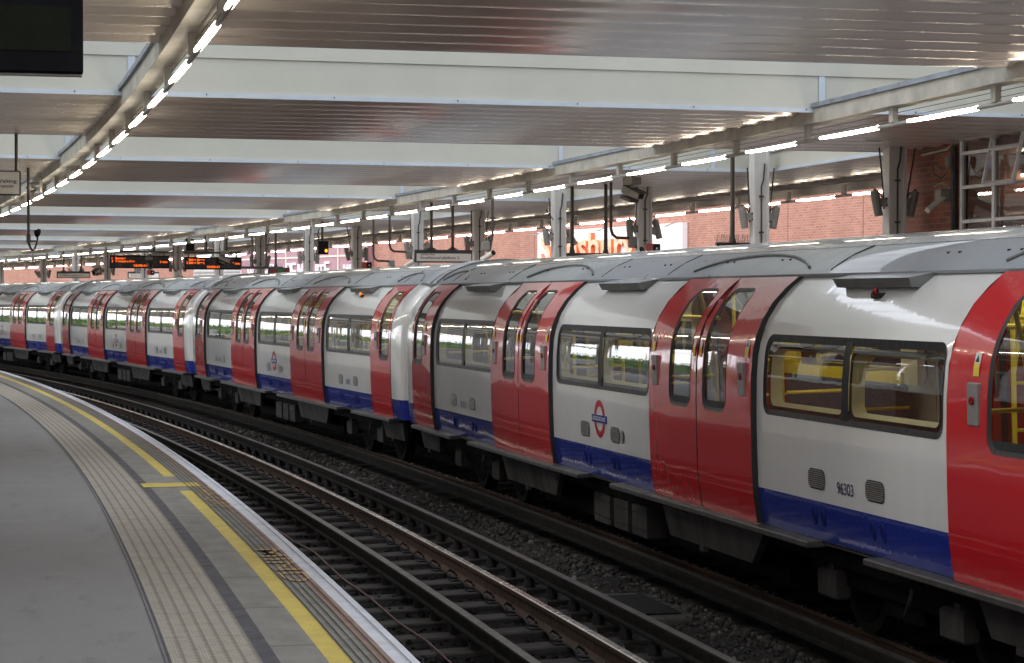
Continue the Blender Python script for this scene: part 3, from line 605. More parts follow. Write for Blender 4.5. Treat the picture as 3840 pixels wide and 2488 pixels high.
    it.box((-.8, -8.4, 2.39), (.8, 8.4, 2.43), 'gloss'); it.box((-1.14, -8.3, .68), (1.14, 8.3, .70), 'gloss')
    itn = it.build('interior', t)
    for y0, y1 in BAYS:
        for sx in (-1, 1):
            b = MB(); x0, x1 = sorted((sx * 1.14, sx * .72)); b.box((x0, y0 + .3, .95), (x1, y1 - .3, 1.12), 'moquette', bevel=.02); x0, x1 = sorted((sx * 1.14, sx * 1.02)); b.box((x0, y0 + .3, 1.12), (x1, y1 - .3, 1.5), 'moquette', bevel=.02); b.build('seat', itn)
        for ye in (y0 + .24, y1 - .24):
            b = MB()
            for sx in (-1, 1): b.tube([(sx * .62, ye, .74), (sx * .62, ye, 1.7), (sx * .7, ye, 2.1), (sx * .75, ye, 2.36)], .018, 'yellow_in', 8); b.tube([(sx * .62, ye, 1.3), (sx * 1.12, ye, 1.3)], .014, 'yellow_in', 8); b.tube([(sx * .62, ye, 1.64), (sx * 1.12, ye, 1.64)], .014, 'yellow_in', 8)
            b.build('grab_pole', itn, True)
        b = MB()
        for sx in (-1, 1): b.tube([(sx * .6, y0 + .2, 2.12), (sx * .6, y1 - .2, 2.12)], .017, 'yellow_in', 8)
        for y in ((y0 + y1) / 2 - .6, (y0 + y1) / 2 + .6): b.tube([(.25, y, .74), (.25, y, 2.36)], .018, 'yellow_in', 8)
        b.build('handrail', itn, True)
        b = MB(); b.box((1.08, y0 + .3, 1.5), (1.13, y1 - .3, 1.60), 'yellow_in'); b.box((1.02, y0 + .1, 1.98), (1.1, y1 - .1, 2.3), 'cream'); b.box((1.1, y0 + .02, 1.5), (1.16, y0 + .35, 2.04), 'cream'); b.box((1.1, y1 - .35, 1.5), (1.16, y1 - .02, 2.04), 'yellow_in'); b.build('wall_lining', itn)
        b = MB(); b.box((-.62, y0 + .2, 2.335), (-.52, y1 - .2, 2.358), 'trainlamp'); b.box((.52, y0 + .2, 2.335), (.62, y1 - .2, 2.358), 'trainlamp'); b.build('ceiling_lamp', itn)
    for y in (-2.76, 2.76): b = MB(); b.tube([(.0, y, .74), (.0, y, 2.36)], .018, 'yellow_in', 8); b.build('handrail', itn, True)
    return t
def add_number(car, num):
    for y in (5.519, -5.519):
        TT = Matrix(((0, 0, -1, -lat(1.08, .003)), (-1, 0, 0, y + .13), (0, 1, 0, 1.046), (0, 0, 0, 1))); text('fleet_number', num, 'reg', TT, .078, .265, .001, car, bold=.008)
def add_lamp(car, m, yy=-5.6):
    b = MB(); b.box((-1.06, yy - .06, 2.30), (-1.0, yy + .06, 2.335), 'skirt'); l_ = b.build('indicator_light', car); b = MB(); b.tube([(-1.05, yy, 2.32), (-1.055, yy, 2.345), (-1.05, yy, 2.37)], [.018, .024, .012], m, 12); b.build('lens', l_, True)
car0 = make_car(); THC, PIT = .060727, 2 * math.asin(17.77 / 2 / (R0 + TC))
CARS = [(0, 'train car at the right edge of the picture behind the lettered car'), (1, 'nearest red white and blue train car, fleet number 96303 by its windows'), (2, 'second train car from the right, just beyond the numbered 96303 car'), (3, 'third train car from the right, under the amber departure boards'), (4, 'farthest visible train car, partly cut off by the left edge'), (5, 'train car hidden past the left edge of the picture')]
NUMS = ['96503', '96303', '96703', '96903', '96103', '96203']
trains = []
for k, lab in CARS:
    o = car0 if k == 0 else copy_tree(car0); th = THC + (k - 1) * PIT; Rc = R0 + TC; rc = math.sqrt(Rc * Rc - 5.9 ** 2)
    r = Vector((cos(th), sin(th), 0)); tt = Vector((-sin(th), cos(th), 0)); up = (Vector((0, 0, 1)) + r * CANT).normalized(); x = (r - Vector((0, 0, 1)) * CANT).normalized(); p = r * rc - Vector((A, 0, 0)) + Vector((0, 0, ZT))
    o.matrix_basis = Matrix(((x.x, tt.x, up.x, p.x), (x.y, tt.y, up.y, p.y), (x.z, tt.z, up.z, p.z), (0, 0, 0, 1)))
    tag(o, lab, 'train car', 'cars of the red, white and blue train'); trains.append(o)
for k in (1, 2, 3): add_number(trains[k], NUMS[k])
add_lamp(trains[1], 'indicator'); add_lamp(trains[2], 'amberlens')
# orange running-text display inside the near car
b = MB(); b.box((.1, 5.9, 1.94), (.14, 6.75, 2.06), 'screen'); dsp = b.build('information_display', trains[1])
text('display_text', 'The next station is', 'led', Matrix(((0, 0, -1, .098), (-1, 0, 0, 6.7), (0, 1, 0, 1.97), (0, 0, 0, 1))), .06, .75, .001, dsp)

# ------------------------------------------------------------------ canopy with rooflights
TH0, BAY, SLOT, SKEW = .05638, .0313, .014389, .01417
UL, UR = -4.3, 10.12              # rooflight ends
def E(th, v, dz=0.0):             # point on a skewed cross-line of the canopy
    return Vector((cos(th) * R0 - A + v * cos(th + SKEW), sin(th) * R0 + v * sin(th + SKEW), 3.7295 + GRADE * R0 * th + dz))
can = empty('station_canopy', P(3, 0, 3.7), 'long curved station canopy with ribbed brown soffits and white rooflights', 'canopy')
def soffit(tha, thb, v0, v1):
    nr = max(2, int(round((thb - tha) * R0 / .5))); rows = nr * 14; cs = [v0 + (v1 - v0) * i / 6 for i in range(7)]; b = MB(); vs = []; fs = []; uvs = []
    for i in range(rows + 1):
        f = i / rows; th = tha + (thb - tha) * f; ph = (f * nr) % 1.0
        dz = .022 * (1 - cos(2 * pi * ph))
        for v in cs: vs.append(E(th, v, dz))
    n = len(cs)
    for i in range(rows):
        for j in range(n - 1):
            a = i * n + j; fs.append((a, a + n, a + n + 1, a + 1)); q0 = R0 * (tha + (thb - tha) * i / rows); q1 = R0 * (tha + (thb - tha) * (i + 1) / rows); uvs.append(((cs[j], q0), (cs[j], q1), (cs[j + 1], q1), (cs[j + 1], q0)))
    b.add(vs, fs, 'soffit', uvs); return b.build('soffit_panel', can, True, True)
NB0, NB1 = -2, 12
for k in range(NB0, NB1 + 1):
    a = TH0 + BAY * k; c = a + SLOT; nx = TH0 + BAY * (k + 1)
    soffit(c, nx, UL, UR); soffit(a, nx, UR, 12.3); soffit(a, nx, -7.2, UL)
    b = MB()
    def wall(pa, pb, qa, qb, inward):           # two panels, the lower one a little proud, with a trim at its foot
        for z0, z1, o_, m_ in ((.04, .40, 0, 'roofwall'), (.394, 1.35, .018, 'roofwall'), (0.0, .045, .03, 'trim')):
            d_ = inward * o_; A_, B_ = pa + d_, pb + d_; h0, h1 = Vector((0, 0, z0)), Vector((0, 0, z1))
            b.add([A_ + h0, B_ + h0, B_ + h1, A_ + h1], [(0, 1, 2, 3)], m_)
            b.add([A_ + h1, B_ + h1, pb + h1, pa + h1], [(0, 1, 2, 3)], m_); b.add([A_ + h0, B_ + h0, pb + h0, pa + h0], [(0, 1, 2, 3)], m_)
    e0 = E(c, UL); e1 = E(c, UR); f0 = E(a, UL); f1 = E(a, UR); tn = (f1 - e1).normalized(); rd_ = (e1 - e0).normalized()
    wall(e0, e1, 0, 0, tn); wall(f0, f1, 0, 0, -tn); wall(f1, e1, 0, 0, -rd_); wall(f0, e0, 0, 0, rd_)
    for v in (-.59, 6.73, 9.2):                  # vertical cover strips
        q = E(c, v) + tn * .012; b.add([q - rd_ * .035, q + rd_ * .035, q + rd_ * .035 + Vector((0, 0, 1.3)), q - rd_ * .035 + Vector((0, 0, 1.3))], [(0, 1, 2, 3)], 'trim')
    for i in range(11):
        q = E(c, UL + .6 + i * 1.28) + tn * .034 + Vector((0, 0, .03)); b.box((-.005, -.005, -.008), (.005, .005, .008), 'black', Matrix.Translation(q))
    w_ = b.build('rooflight', can, world=True)
    b = MB(); g0 = [E(a - .0006, UL - .1, 1.35), E(a - .0006, UR + .1, 1.35), E(c + .0006, UR + .1, 1.35), E(c + .0006, UL - .1, 1.35)]; b.add(g0, [(0, 1, 2, 3)], 'glazing'); gz = b.build('glazing', w_)

    b = MB()
    for i in range(22):
        v = UL + (UR - UL) * i / 21; p0, p1 = E(a, v, 1.31), E(c, v, 1.31); b.tube([p0, p1], .022, 'frame_white', 4)
    for f in (.33, .66): b.tube([E(a + SLOT * f, UL, 1.29), E(a + SLOT * f, UR, 1.29)], .03, 'frame_white', 4)
    gb = b.build('glazing_bars', w_)
CS0, CS1 = (TH0 + BAY * NB0) * R0, (TH0 + BAY * (NB1 + 1)) * R0
zg = lambda q: GRADE * q
for u, nm in ((-.59, 'edge_beam'), (6.73, 'edge_beam'), (12.0, 'edge_beam')):
    lo_z = .105 if u < 11 else .05; b = MB(); b.rbox(u - .10, u + .10, 3.7295 - lo_z, 3.7295 + .05, CS0, CS1, 'beam' if u < 11 else 'fascia', .8, zg); bm_ = b.build(nm, can, world=True)
    b = MB(); b.rbox(u - .13, u + .13, 3.7295 + .052, 3.7295 + .10, CS0, CS1, 'flange', .8, zg); fl = b.build('beam_flange', bm_)
for u0, u1 in ((12.3, 12.4), (-7.3, -7.2)):
    b = MB(); b.rbox(u0, u1, 3.7295 - .16, 3.7295 + .35, CS0, CS1, 'fascia', .8, zg); b.build('fascia_board', can, world=True)
b = MB()                                          # roof deck above the soffits keeps daylight out
for k in range(NB0, NB1 + 1):
    a = TH0 + BAY * k; c = a + SLOT; nx = TH0 + BAY * (k + 1)
    for (ta, tb, v0, v1) in ((c, nx, UL, UR), (a, nx, UR, 12.3), (a, nx, -7.2, UL)): b.add([E(ta, v0, .3), E(ta, v1, .3), E(tb, v1, .3), E(tb, v0, .3)], [(0, 1, 2, 3)], 'roofing')
b.build('roof_deck', can, world=True)

# rows of fluorescent tubes on a rail below each edge beam
def light_row(u, z, s_first, pitch, n, label, tube_len):
    t = empty('strip_light_row', P(u, s_first, z), label, 'light row', 'rows of fluorescent strip lights')
    b = MB(); ss = [s_first - 1.2 + i * .6 for i in range(int(n * pitch / .6) + 2)]; b.tube([P(u, q, z + zg(q)) for q in ss], .02, 'housing', 10); b.build('light_rail', t, True, True)
    for i in range(n):
        q = s_first + i * pitch
        b = MB(); b.tube([P(u, q + tube_len * f, z + zg(q)) for f in (0, .5, 1)], .024, 'tube', 12); hi_ = b.mi('housing'); b.m = [hi_ if (f < 24 and f % 12 in (7, 8, 9, 10)) else v for f, v in enumerate(b.m)]; b.build('fluorescent_tube', t, True, True)   # the upper third is the fitting's opaque back
        h = q + tube_len + (pitch - tube_len) / 2; b = MB(); T = FR(u, h, z + zg(h)); b.box((-.03, -.045, .02), (.03, .045, .175), 'beam', T); b.build('hanger', t, world=True)
    b = MB()
    for dz in (.06, .115): b.tube([P(u + .02, q, z + dz + zg(q)) for q in ss], .0028, 'cable', 4)
    b.build('bird_wire', t, world=True)
    return t
sq, _ = survey(3666, 425, 6.73); pr = 2.183 * R0 / (R0 + 6.73); light_row(6.73, 3.456, sq - pr * 8, pr, 66, 'row of strip lights on the far side, above the train roof', 1.465 * R0 / (R0 + 6.73))
sq, _ = survey(815, 118, -.56); light_row(-.56, 3.455, sq - 2.187 * 8, 2.187, 64, 'row of strip lights curving down from the top left', 1.47)
sq, _ = survey(2739.5, 791, 12.0); pr = 2.183 * R0 / (R0 + 12); light_row(12.0, 3.455, sq - pr * 14, pr, 66, 'dim farthest row of strip lights before the brick wall', 1.465 * R0 / (R0 + 12))

# ------------------------------------------------------------------ pillars and the things on them
PX = [3354, 2846.5, 2413, 2095, 1794, 1564.5, 1338, 1157, 974.5, 820.5, 665, 540, 401, 283, 162, 2]
PS = [survey(x, 900, 9.8)[0] for x in PX]
NTH = ['first pillar from the right, beside the dark brick building', 'second pillar from the right with a conduit down its face', 'third pillar from the right, dark, in front of the white shop sign', 'fourth pillar from the right, crossing the first letters of the shop sign', 'fifth pillar from the right, dark, right of the platform sign', 'sixth pillar from the right, behind the left end of the platform sign', 'seventh pillar from the right, dark, with a red alarm box low down', 'eighth pillar from the right, beside the orange signal lamp', 'ninth pillar from the right, before the purple shop front', 'tenth pillar from the right, crossing the right departure board', 'eleventh pillar from the right, dark, between the departure boards', 'twelfth pillar from the right, behind the left departure board', 'thirteenth pillar from the right, left of the left departure board', 'fourteenth pillar from the right, behind the small far sign', 'fifteenth pillar from the right, broad and grey near the left edge', 'bluish pillar at the very left edge of the picture']
def make_pillar():
    t = empty('canopy_pillar', Matrix.Identity(4)); b = MB()
    b.box((-.09, -.075, .1), (.09, .075, 3.9), 'pillar', bevel=.006); b.box((-.125, -.10, .1), (-.09, .10, 3.9), 'pillar'); b.box((.09, -.10, .1), (.125, .10, 3.9), 'pillar'); b.build('column', t)
    b = MB(); b.tube([(-.0, -.09, .2), (0, -.09, 3.35), (.03, -.1, 3.45), (.05, -.1, 3.7)], .013, 'conduit', 8)
    for z in (2.05, 2.65, 3.2): b.box((-.035, -.105, z - .012), (.035, -.075, z + .012), 'conduit')
    b.build('conduit', t, True); return t
pil = make_pillar()
for i, q in enumerate(PS):
    o = pil if i == 0 else copy_tree(pil); o.matrix_basis = FR(9.8, q, 0); tag(o, NTH[i], 'pillar', 'pillars down the far island platform')
def make_speaker():
    t = empty('loudspeaker', Matrix.Identity(4))       # hangs at -x of its pillar face
    b = MB(); b.tube([(-.14, 0, .17), (-.14, 0, .165), (-.14, 0, .12), (-.125, 0, -.17)], [.035, .058, .06, .056], 'speaker', 16); b.tube([(-.14, 0, .165), (-.14, 0, .195)], .016, 'black', 8); b.build('speaker_body', t, True)
    b = MB(); b.box((-.09, -.05, -.06), (.0, .03, .06), 'speaker', bevel=.006)
    for z in (-.045, .045): b.tube([(-.005, -.058, z), (-.005, -.045, z)], .014, 'black', 8); b.tube([(.04, -.058, z), (.04, -.05, z)], .014, 'black', 8)
    b.build('bracket', t); b = MB(); b.tube([(-.13, .0, .18), (-.06, .0, .12), (-.02, -.02, -.02), (-.05, -.02, -.09), (-.03, -.02, .1), (-.02, -.03, .4), (-.01, -.03, .75)], .011, 'cable', 6); b.build('cable', t, True)
    return t
spk = make_speaker(); first = True
TILT = {(0, -1): -.14, (1, -1): -.1, (2, -1): 0, (3, -1): -.1, (3, 1): .62, (2, 1): .3, (14, -1): -.55, (6, -1): -.2}
for i, q in enumerate(PS[:15]):
    for sd_ in (-1, 1):
        o = spk if first else copy_tree(spk); first = False
        T = FR(9.8 + sd_ * .125, q, zroof(q) - .72); 
        if sd_ > 0: T = T @ Matrix.Scale(-1, 4, Vector((1, 0, 0)))
        tl = TILT.get((i, sd_), random.uniform(-.22, .1)); o.matrix_basis = T @ Matrix.Translation((-.14, 0, 0)) @ Matrix.Rotation(tl, 4, 'Y') @ Matrix.Translation((.14, 0, 0))
        word = ['first', 'second', 'third', 'fourth', 'fifth', 'sixth', 'seventh', 'eighth', 'ninth', 'tenth', 'eleventh', 'twelfth', 'thirteenth', 'fourteenth', 'fifteenth'][i]
        tag(o, 'grey cylinder loudspeaker on the %s side of the %s pillar from the right' % ('left' if sd_ < 0 else 'right', word), 'loudspeaker', 'loudspeakers mounted on the pillars')

# ------------------------------------------------------------------ hanging signs, boards and cameras
def up_face(u, s, z): return FR(u, s, z)      # x outward, y away: the near face looks toward -y
def face_text(name, body, m, parent, x0, z0, h, w=None, y=-.031, ext=.001, bold=.012):
    return text(name, body, m, Matrix(((1, 0, 0, x0), (0, 0, -1, y), (0, 1, 0, z0), (0, 0, 0, 1))), h, w, ext, parent, bold=bold)
def hang_sign(xl, xr, yt, yb, u, label, lines, rods, dark=False, group='hanging platform signs', name='platform_sign'):
    s_, zt = survey((xl + xr) / 2, yt, u); _, zb = survey((xl + xr) / 2, yb, u)
    ds = (P(u, s_) - Vector((0, 0, 0))).length; w = (xr - xl) / FPX * (P(u, s_).x * sin(YAW) + P(u, s_).y * cos(YAW)) / .975
    t = empty(name, up_face(u, s_, zb), label, 'sign', group); h = zt - zb
    b = MB(); b.box((-w / 2, -.03, 0), (w / 2, .03, h), 'signframe', bevel=.006); b.build('frame', t)
    b = MB(); b.box((-w / 2 + .035, -.033, .03), (w / 2 - .025, -.029, h - .075), 'signgrey'); b.build('sign_face', t)
    for body, x, z, th, tw in lines: face_text('lettering', body, 'signink', t, -w / 2 + x * w, z * h, th * h, tw * w, -.0345)
    for x in rods:
        rx_ = (x - (xl + xr) / 2) / FPX * (P(u, s_).x * sin(YAW) + P(u, s_).y * cos(YAW)) / .975
        b = MB(); b.tube([(rx_, 0, h), (rx_, 0, zroof(s_) - zb + .02)], .03, 'conduit', 10); b.tube([(rx_, 0, h + .05), (rx_, 0, h + .005)], [.035, .12], 'conduit', 10); b.build('hanging_rod', t, True)
    return t
hang_sign(1553, 1772, 938, 986, 8.0, 'hanging sign reading Southbound platform 3, in front of the pillar pair', [('Jubilee line', .097, .53, .19, .245), ('Southbound platform 3', .097, .22, .27, .665)], (1617, 1698))
hang_sign(214, 337, 1018.5, 1043.5, 8.0, 'smaller far platform sign low at the left, against the brick wall', [('Jubilee line', .085, .53, .19, .245), ('Southbound platform 3', .085, .22, .27, .665)], (238.7, 304))
hang_sign(479, 597, 1020, 1045, 13.0, 'far sign half hidden below the left departure board', [('Metropolitan line', .085, .53, .19, .37), ('Southbound platform 4', .085, .22, .27, .665)], (507, 568))
def blind_sign(xl, xr, y, u, rods, label, hp=.42):
    s_, zt = survey((xl + xr) / 2, y, u); dep = (P(u, s_).x * sin(YAW) + P(u, s_).y * cos(YAW)) / .975; w = (xr - xl) / FPX * dep
    t = empty('platform_sign', up_face(u, s_, zt - .42), label, 'sign', 'hanging platform signs'); b = MB(); b.box((-w / 2, -.035, .42 - hp), (w / 2, .035, .42), 'signframe', bevel=.006); b.build('frame', t)
    for x in rods:
        q = (x - (xl + xr) / 2) / FPX * dep; b = MB(); b.tube([(q, 0, .42), (q, 0, .5), (q, 0, zroof(s_) - zt + .44)], [.055, .034, .03], 'conduit', 10); b.build('hanging_rod', t, True)
    b = MB()
    for i in range(60):
        x = -w / 2 + w * i / 59; b.tube([(x, 0, .42), (x + random.uniform(-.03, .03), random.uniform(-.05, .05), .53)], .0018, 'cable', 3)
    b.build('bird_spikes', t); return t
blind_sign(2683, 2812, 910, 8.2, (2746.5,), 'dark sign with bird spikes on a single rod, left of the second pillar')
blind_sign(2122, 2330, 950, 8.6, (2143, 2273), 'dark sign edge on two rods before the orange shop lettering')
blind_sign(905, 1060, 1000, 8.6, (946, 998, 1034.5), 'dark bar on three rods before the purple shop front', .07)
def board(xl, xr, yt, yb, u, label, lines, rods):
    s_, zt = survey((xl + xr) / 2, yt, u); _, zb = survey((xl + xr) / 2, yb, u); dep = (P(u, s_).x * sin(YAW) + P(u, s_).y * cos(YAW)) / .975; w = (xr - xl) / FPX * dep; h = zt - zb
    t = empty('departure_board', up_face(u, s_, zb), label, 'departure board', 'amber departure boards'); b = MB(); b.box((-w / 2, -.1, 0), (w / 2, .1, h), 'gloss', bevel=.012); b.build('case', t)
    b = MB(); b.box((-w / 2 + .04, -.104, .04), (w / 2 - .04, -.099, h - .05), 'screen'); b.build('screen', t)
    for body, fx, fz, th, tw in lines: face_text('lettering', body, 'led', t, -w / 2 + fx * w, fz * h, th * h * 1.12, tw * w, -.1055, .001, .03)
    b = MB(); b.box((-w / 2, -.03, h + .1), (w / 2, .03, h + .16), 'conduit')
    for x in (-w * .42, w * .42): b.box((x - .02, -.02, h), (x + .02, .02, h + .1), 'conduit')
    for x in rods: q = (x - (xl + xr) / 2) / FPX * dep; b.tube([(q, 0, h + .15), (q, 0, zroof(s_) - zb)], .045, 'conduit', 10)
    b.build('hanging_frame', t)
board(411, 631, 959, 1007, 8.0, 'left amber departure board showing 1 Stanmore and 2 mins', [('1', .03, .68, .15, 0), ('Stanmore', .09, .68, .17, .18), ('3', .03, .45, .17, 0), ('Terminates Here', .09, .45, .17, .33), ('2 mins', .84, .42, .17, .13), ('18:08:41', .40, .12, .17, .22)], (460, 577))
board(690, 903, 965, 1012, 8.0, 'right amber departure board showing Baker Street and 9 mins', [('Baker Street', .075, .68, .18, .27), ('2', .03, .44, .17, 0), ('Baker Street', .075, .44, .18, .27), ('9 mins', .84, .40, .18, .13), ('18:08:41', .39, .12, .17, .22)], (772, 848))
def signal(xl, xr, yt, yb, u, label, m, lx, lz):
    s_, zt = survey((xl + xr) / 2, yt, u); _, zb = survey((xl + xr) / 2, yb, u); dep = (P(u, s_).x * sin(YAW) + P(u, s_).y * cos(YAW)) / .975; w = (xr - xl) / FPX * dep; h = zt - zb
    t = empty('signal_lamp', up_face(u, s_, zb), label, 'signal'); b = MB(); b.box((-w / 2, -.1, 0), (w / 2, .1, h), 'gloss', bevel=.015); b.tube([(0, 0, h), (0, 0, zroof(s_) - zb)], .03, 'conduit', 8); b.tube([(-w * .3, 0, h), (-w * .45, .0, h + .15), (-w * .3, 0, h + .3)], .012, 'cable', 6); b.build('housing', t, True)
    b = MB(); r = .16 * w; b.tube([(lx * w, -.1, lz * h), (lx * w, -.125, lz * h), (lx * w, -.14, lz * h)], [r, r * .95, r * .5], m, 16); b.build('lens', t, True)
    b = MB(); b.tube([(lx * w, -.1, lz * h), (lx * w, -.2, lz * h)], [r * 1.15, r * 1.2], 'black', 16, cap=False); b.build('hood', t, True)
signal(1189, 1228, 905, 955, 8.0, 'black signal box with a glowing orange lamp beside the eighth pillar', 'orange_lamp', .23, .27)
signal(695, 726, 897, 942, 8.0, 'black signal box with a green lamp above the departure boards', 'green_lamp', -.1, .75)
def elbow_camera(x, yt, xb, yb, xe, u, label):      # a dark pipe dropping from the soffit, turning sideways to a camera
    s_, zt = survey(x, yt, u); _, zb = survey(xb, yb, u); dep = (P(u, s_).x * sin(YAW) + P(u, s_).y * cos(YAW)) / .975; ex_ = (xe - x) / FPX * dep; zr_ = zroof(s_) - zb; sg = 1 if ex_ > 0 else -1
    t = empty('cctv_camera', up_face(u, s_, zb), label, 'camera', 'cameras hung below the canopy'); b = MB(); b.tube([(0, 0, zr_), (0, 0, .16), (sg * .03, 0, .06), (sg * .1, 0, .01), (ex_, 0, 0)], .026, 'conduit', 10); b.box((-.04, -.04, zr_ * .55), (.04, .04, zr_ * .55 + .03), 'conduit'); b.build('drop_pipe', t, True)
    b = MB(); b.box((ex_ - .07, -.05, -.16), (ex_ + .06, .05, .03), 'speaker', bevel=.02); b.tube([(ex_ + .02, -.02, -.1), (ex_ + .06, -.1, -.2)], .015, 'conduit', 6); b.build('mount', t)
    T = Matrix.Translation((ex_ + .0, -.05, -.27)) @ Matrix.Rotation(-.5, 4, 'X') @ Matrix.Rotation(.5, 4, 'Z'); b = MB(); b.tube([T @ Vector((0, -.17, 0)), T @ Vector((0, .13, 0))], .052, 'signgrey', 14); b.tube([T @ Vector((0, -.172, 0)), T @ Vector((0, -.2, 0))], .05, 'gloss', 14); b.build('camera_body', t, True)
elbow_camera(1400, 886, 1400, 980, 1470, 8.4, 'camera on the lower of two dark elbow pipes left of the platform sign')
elbow_camera(1461, 880, 1461, 945, 1535, 8.4, 'camera on the upper dark elbow pipe touching the platform sign')
elbow_camera(2291, 806, 2291, 894, 2376, 8.6, 'camera on a dark elbow pipe across the orange shop lettering')
elbow_camera(1847, 760, 1847, 912, 1822, 8.4, 'camera on a dark pipe at the right of the fifth pillar')
elbow_camera(650, 905, 650, 1020, 668, 8.4, 'camera on a long pipe between the two departure boards')
def box_camera(x, y, u, label, yaw=.6, drop=None):
    s_, z = survey(x, y, u); t = empty('cctv_camera', up_face(u, s_, z) @ Matrix.Rotation(yaw, 4, 'Z'), label, 'camera', 'cameras hung below the canopy')
    b = MB(); b.tube([(0, 0, .05), (0, 0, drop or (zroof(s_) - z))], .03, 'speaker', 8); b.box((-.11, -.1, .12), (.11, .1, .24), 'speaker', bevel=.01); b.build('mount', t)
    T = Matrix.Rotation(.35, 4, 'X'); b = MB(); b.box((-.075, -.2, -.06), (.075, .16, .06), 'speaker', T, bevel=.015); b.box((-.05, -.206, -.04), (.05, -.2, .04), 'gloss', T); b.build('camera_body', t)
    b = MB(); b.box((-.1, -.25, .062), (.1, .14, .075), 'conduit', T); b.box((-.1, -.1, -.14), (.1, .12, -.09), 'conduit', T); b.build('sun_hood', t)
box_camera(2370, 722, 8.3, 'boxy hooded camera just left of the third pillar, below the lights', .5)
box_camera(843, 972, 8.3, 'cream camera pointing down in front of the right departure board', .9)
box_camera(556, 990, 8.3, 'grey camera hanging over the left departure board', .2)
box_camera(360, 1018, 8.5, 'camera left of the left departure board, beneath the lights', -.7)
# red alarm boxes low on pillars, small lit exit panel
for (x, y, lab) in ((1347, 997, 'small red and black alarm box on the seventh pillar'), (2405, 935, 'red alarm sounder at the foot of the third pillar'), (545, 1024, 'red sounder in front of the twelfth pillar')):
    s_, z = survey(x, y, 9.6); t = empty('alarm_box', up_face(9.75, s_ - .14, z - .08), lab, 'alarm box', 'alarm boxes on pillars'); b = MB(); b.box((-.13, -.05, 0), (-.01, .03, .17), 'redp', bevel=.01); b.build('call_box', t); b = MB(); b.box((.0, -.05, 0), (.13, .03, .17), 'gloss', bevel=.01); b.tube([(.06, -.05, .09), (.06, -.06, .09)], .018, 'sticker_w', 10); b.build('sounder', t)
s_, zt = survey(1045, 1004, 8.8); t = empty('exit_sign', up_face(8.8, s_, zt - .3), 'small red and green exit panel low before the purple shop front', 'sign'); b = MB(); b.box((-.31, -.04, .05), (.31, .04, .3), 'signframe', bevel=.01); b.build('frame', t)
b = MB(); b.box((-.26, -.044, .07), (-.05, -.039, .26), 'reddull'); b.box((.15, -.044, .07), (.29, -.039, .26), 'reddull'); b.build('red_panel', t); b = MB(); b.box((-.03, -.044, .07), (.13, -.039, .26), 'greenp'); b.build('green_panel', t)
# our own platform: dark display, waiting room sign, pipe with loudspeaker
T = up_face(-1.95, 12.0, 2.885)
t = empty('display_board', T, 'big unlit black display hanging at the top left corner', 'display'); b = MB(); b.box((-.62, -.09, 0), (.505, .09, .49), 'matt', bevel=.012); b.build('case', t); b = MB(); b.box((-.56, -.094, .12), (.44, -.089, .36), 'unlit'); b.build('screen', t); b = MB(); b.box((-.62, -.05, -.006), (.5, .05, .0), 'steel'); b.build('bottom_trim', t)
b = MB()
for x in (-.4, .25): b.tube([(x, 0, .48), (x, 0, .8)], .03, 'conduit', 10)
b.build('hanging_rod', t)
s_, zt = survey(50, 641, -1.55); _, zb = survey(50, 735, -1.55); dep = P(-1.5, s_).length; sr = survey(76, 700, -1.55)
t = empty('platform_sign', up_face(-1.55, s_, zb), 'grey Waiting room sign cut off by the left edge', 'sign', 'hanging platform signs'); w2 = 26 / FPX * dep; h = zt - zb
b = MB(); b.box((w2 - .62, -.04, 0), (w2, .04, h), 'signframe', bevel=.012); b.build('frame', t); b = MB(); b.box((w2 - .6, -.044, .018), (w2 - .018, -.039, h - .018), 'signgrey'); b.build('sign_face', t)
face_text('lettering', 'Waiting', 'signink', t, w2 - .295, h * .46, h * .19, .245, -.0455); face_text('lettering', 'room', 'signink', t, w2 - .255, h * .31, h * .10, .165, -.0455)
b = MB()
for x in (-.3, -.05): b.tube([(w2 + x, 0, h), (w2 + x, 0, zroof(s_) - zb + .02)], .02, 'conduit', 8)
b.build('hanging_rod', t)
s_, zt = survey(106, 665, -.98); _, zb = survey(106, 905, -.98); dep = P(-1, s_).length; k_ = dep / FPX
t = empty('pole_loudspeaker', up_face(-.98, s_, zb), 'dark pole with a hooked black loudspeaker hanging over our platform', 'loudspeaker'); H_ = zroof(s_) - zb
b = MB(); b.tube([(0, 0, -.01), (0, 0, H_ + .02)], .021, 'conduit', 10); b.box((-.03, -.03, -.03), (.03, .03, .1), 'conduit', bevel=.008); b.build('pole', t, True)
b = MB(); b.tube([(0, 0, .0), (31 * k_, 0, .0), (32 * k_, 0, .02), (32 * k_, 0, .06)], .014, 'conduit', 8); b.build('arm', t, True)
b = MB(); b.tube([(30 * k_, 0, .06), (31 * k_, 0, .10), (32 * k_, 0, .14), (31 * k_, 0, .17), (30 * k_, 0, .175)], [.022, .045, .055, .05, .03], 'gloss', 16); b.build('loudspeaker_head', t, True)
b = MB(); b.tube([(-.005, 0, -.02), (.02, 0, -.09), (.06, 0, -.145), (.09, 0, -.12), (.125, 0, -.01)], .014, 'cable', 8); b.tube([(.01, -.01, -.02), (.03, -.01, -.08), (.05, -.01, -.13)], .007, 'cable', 6); b.build('cable_loop', t, True)
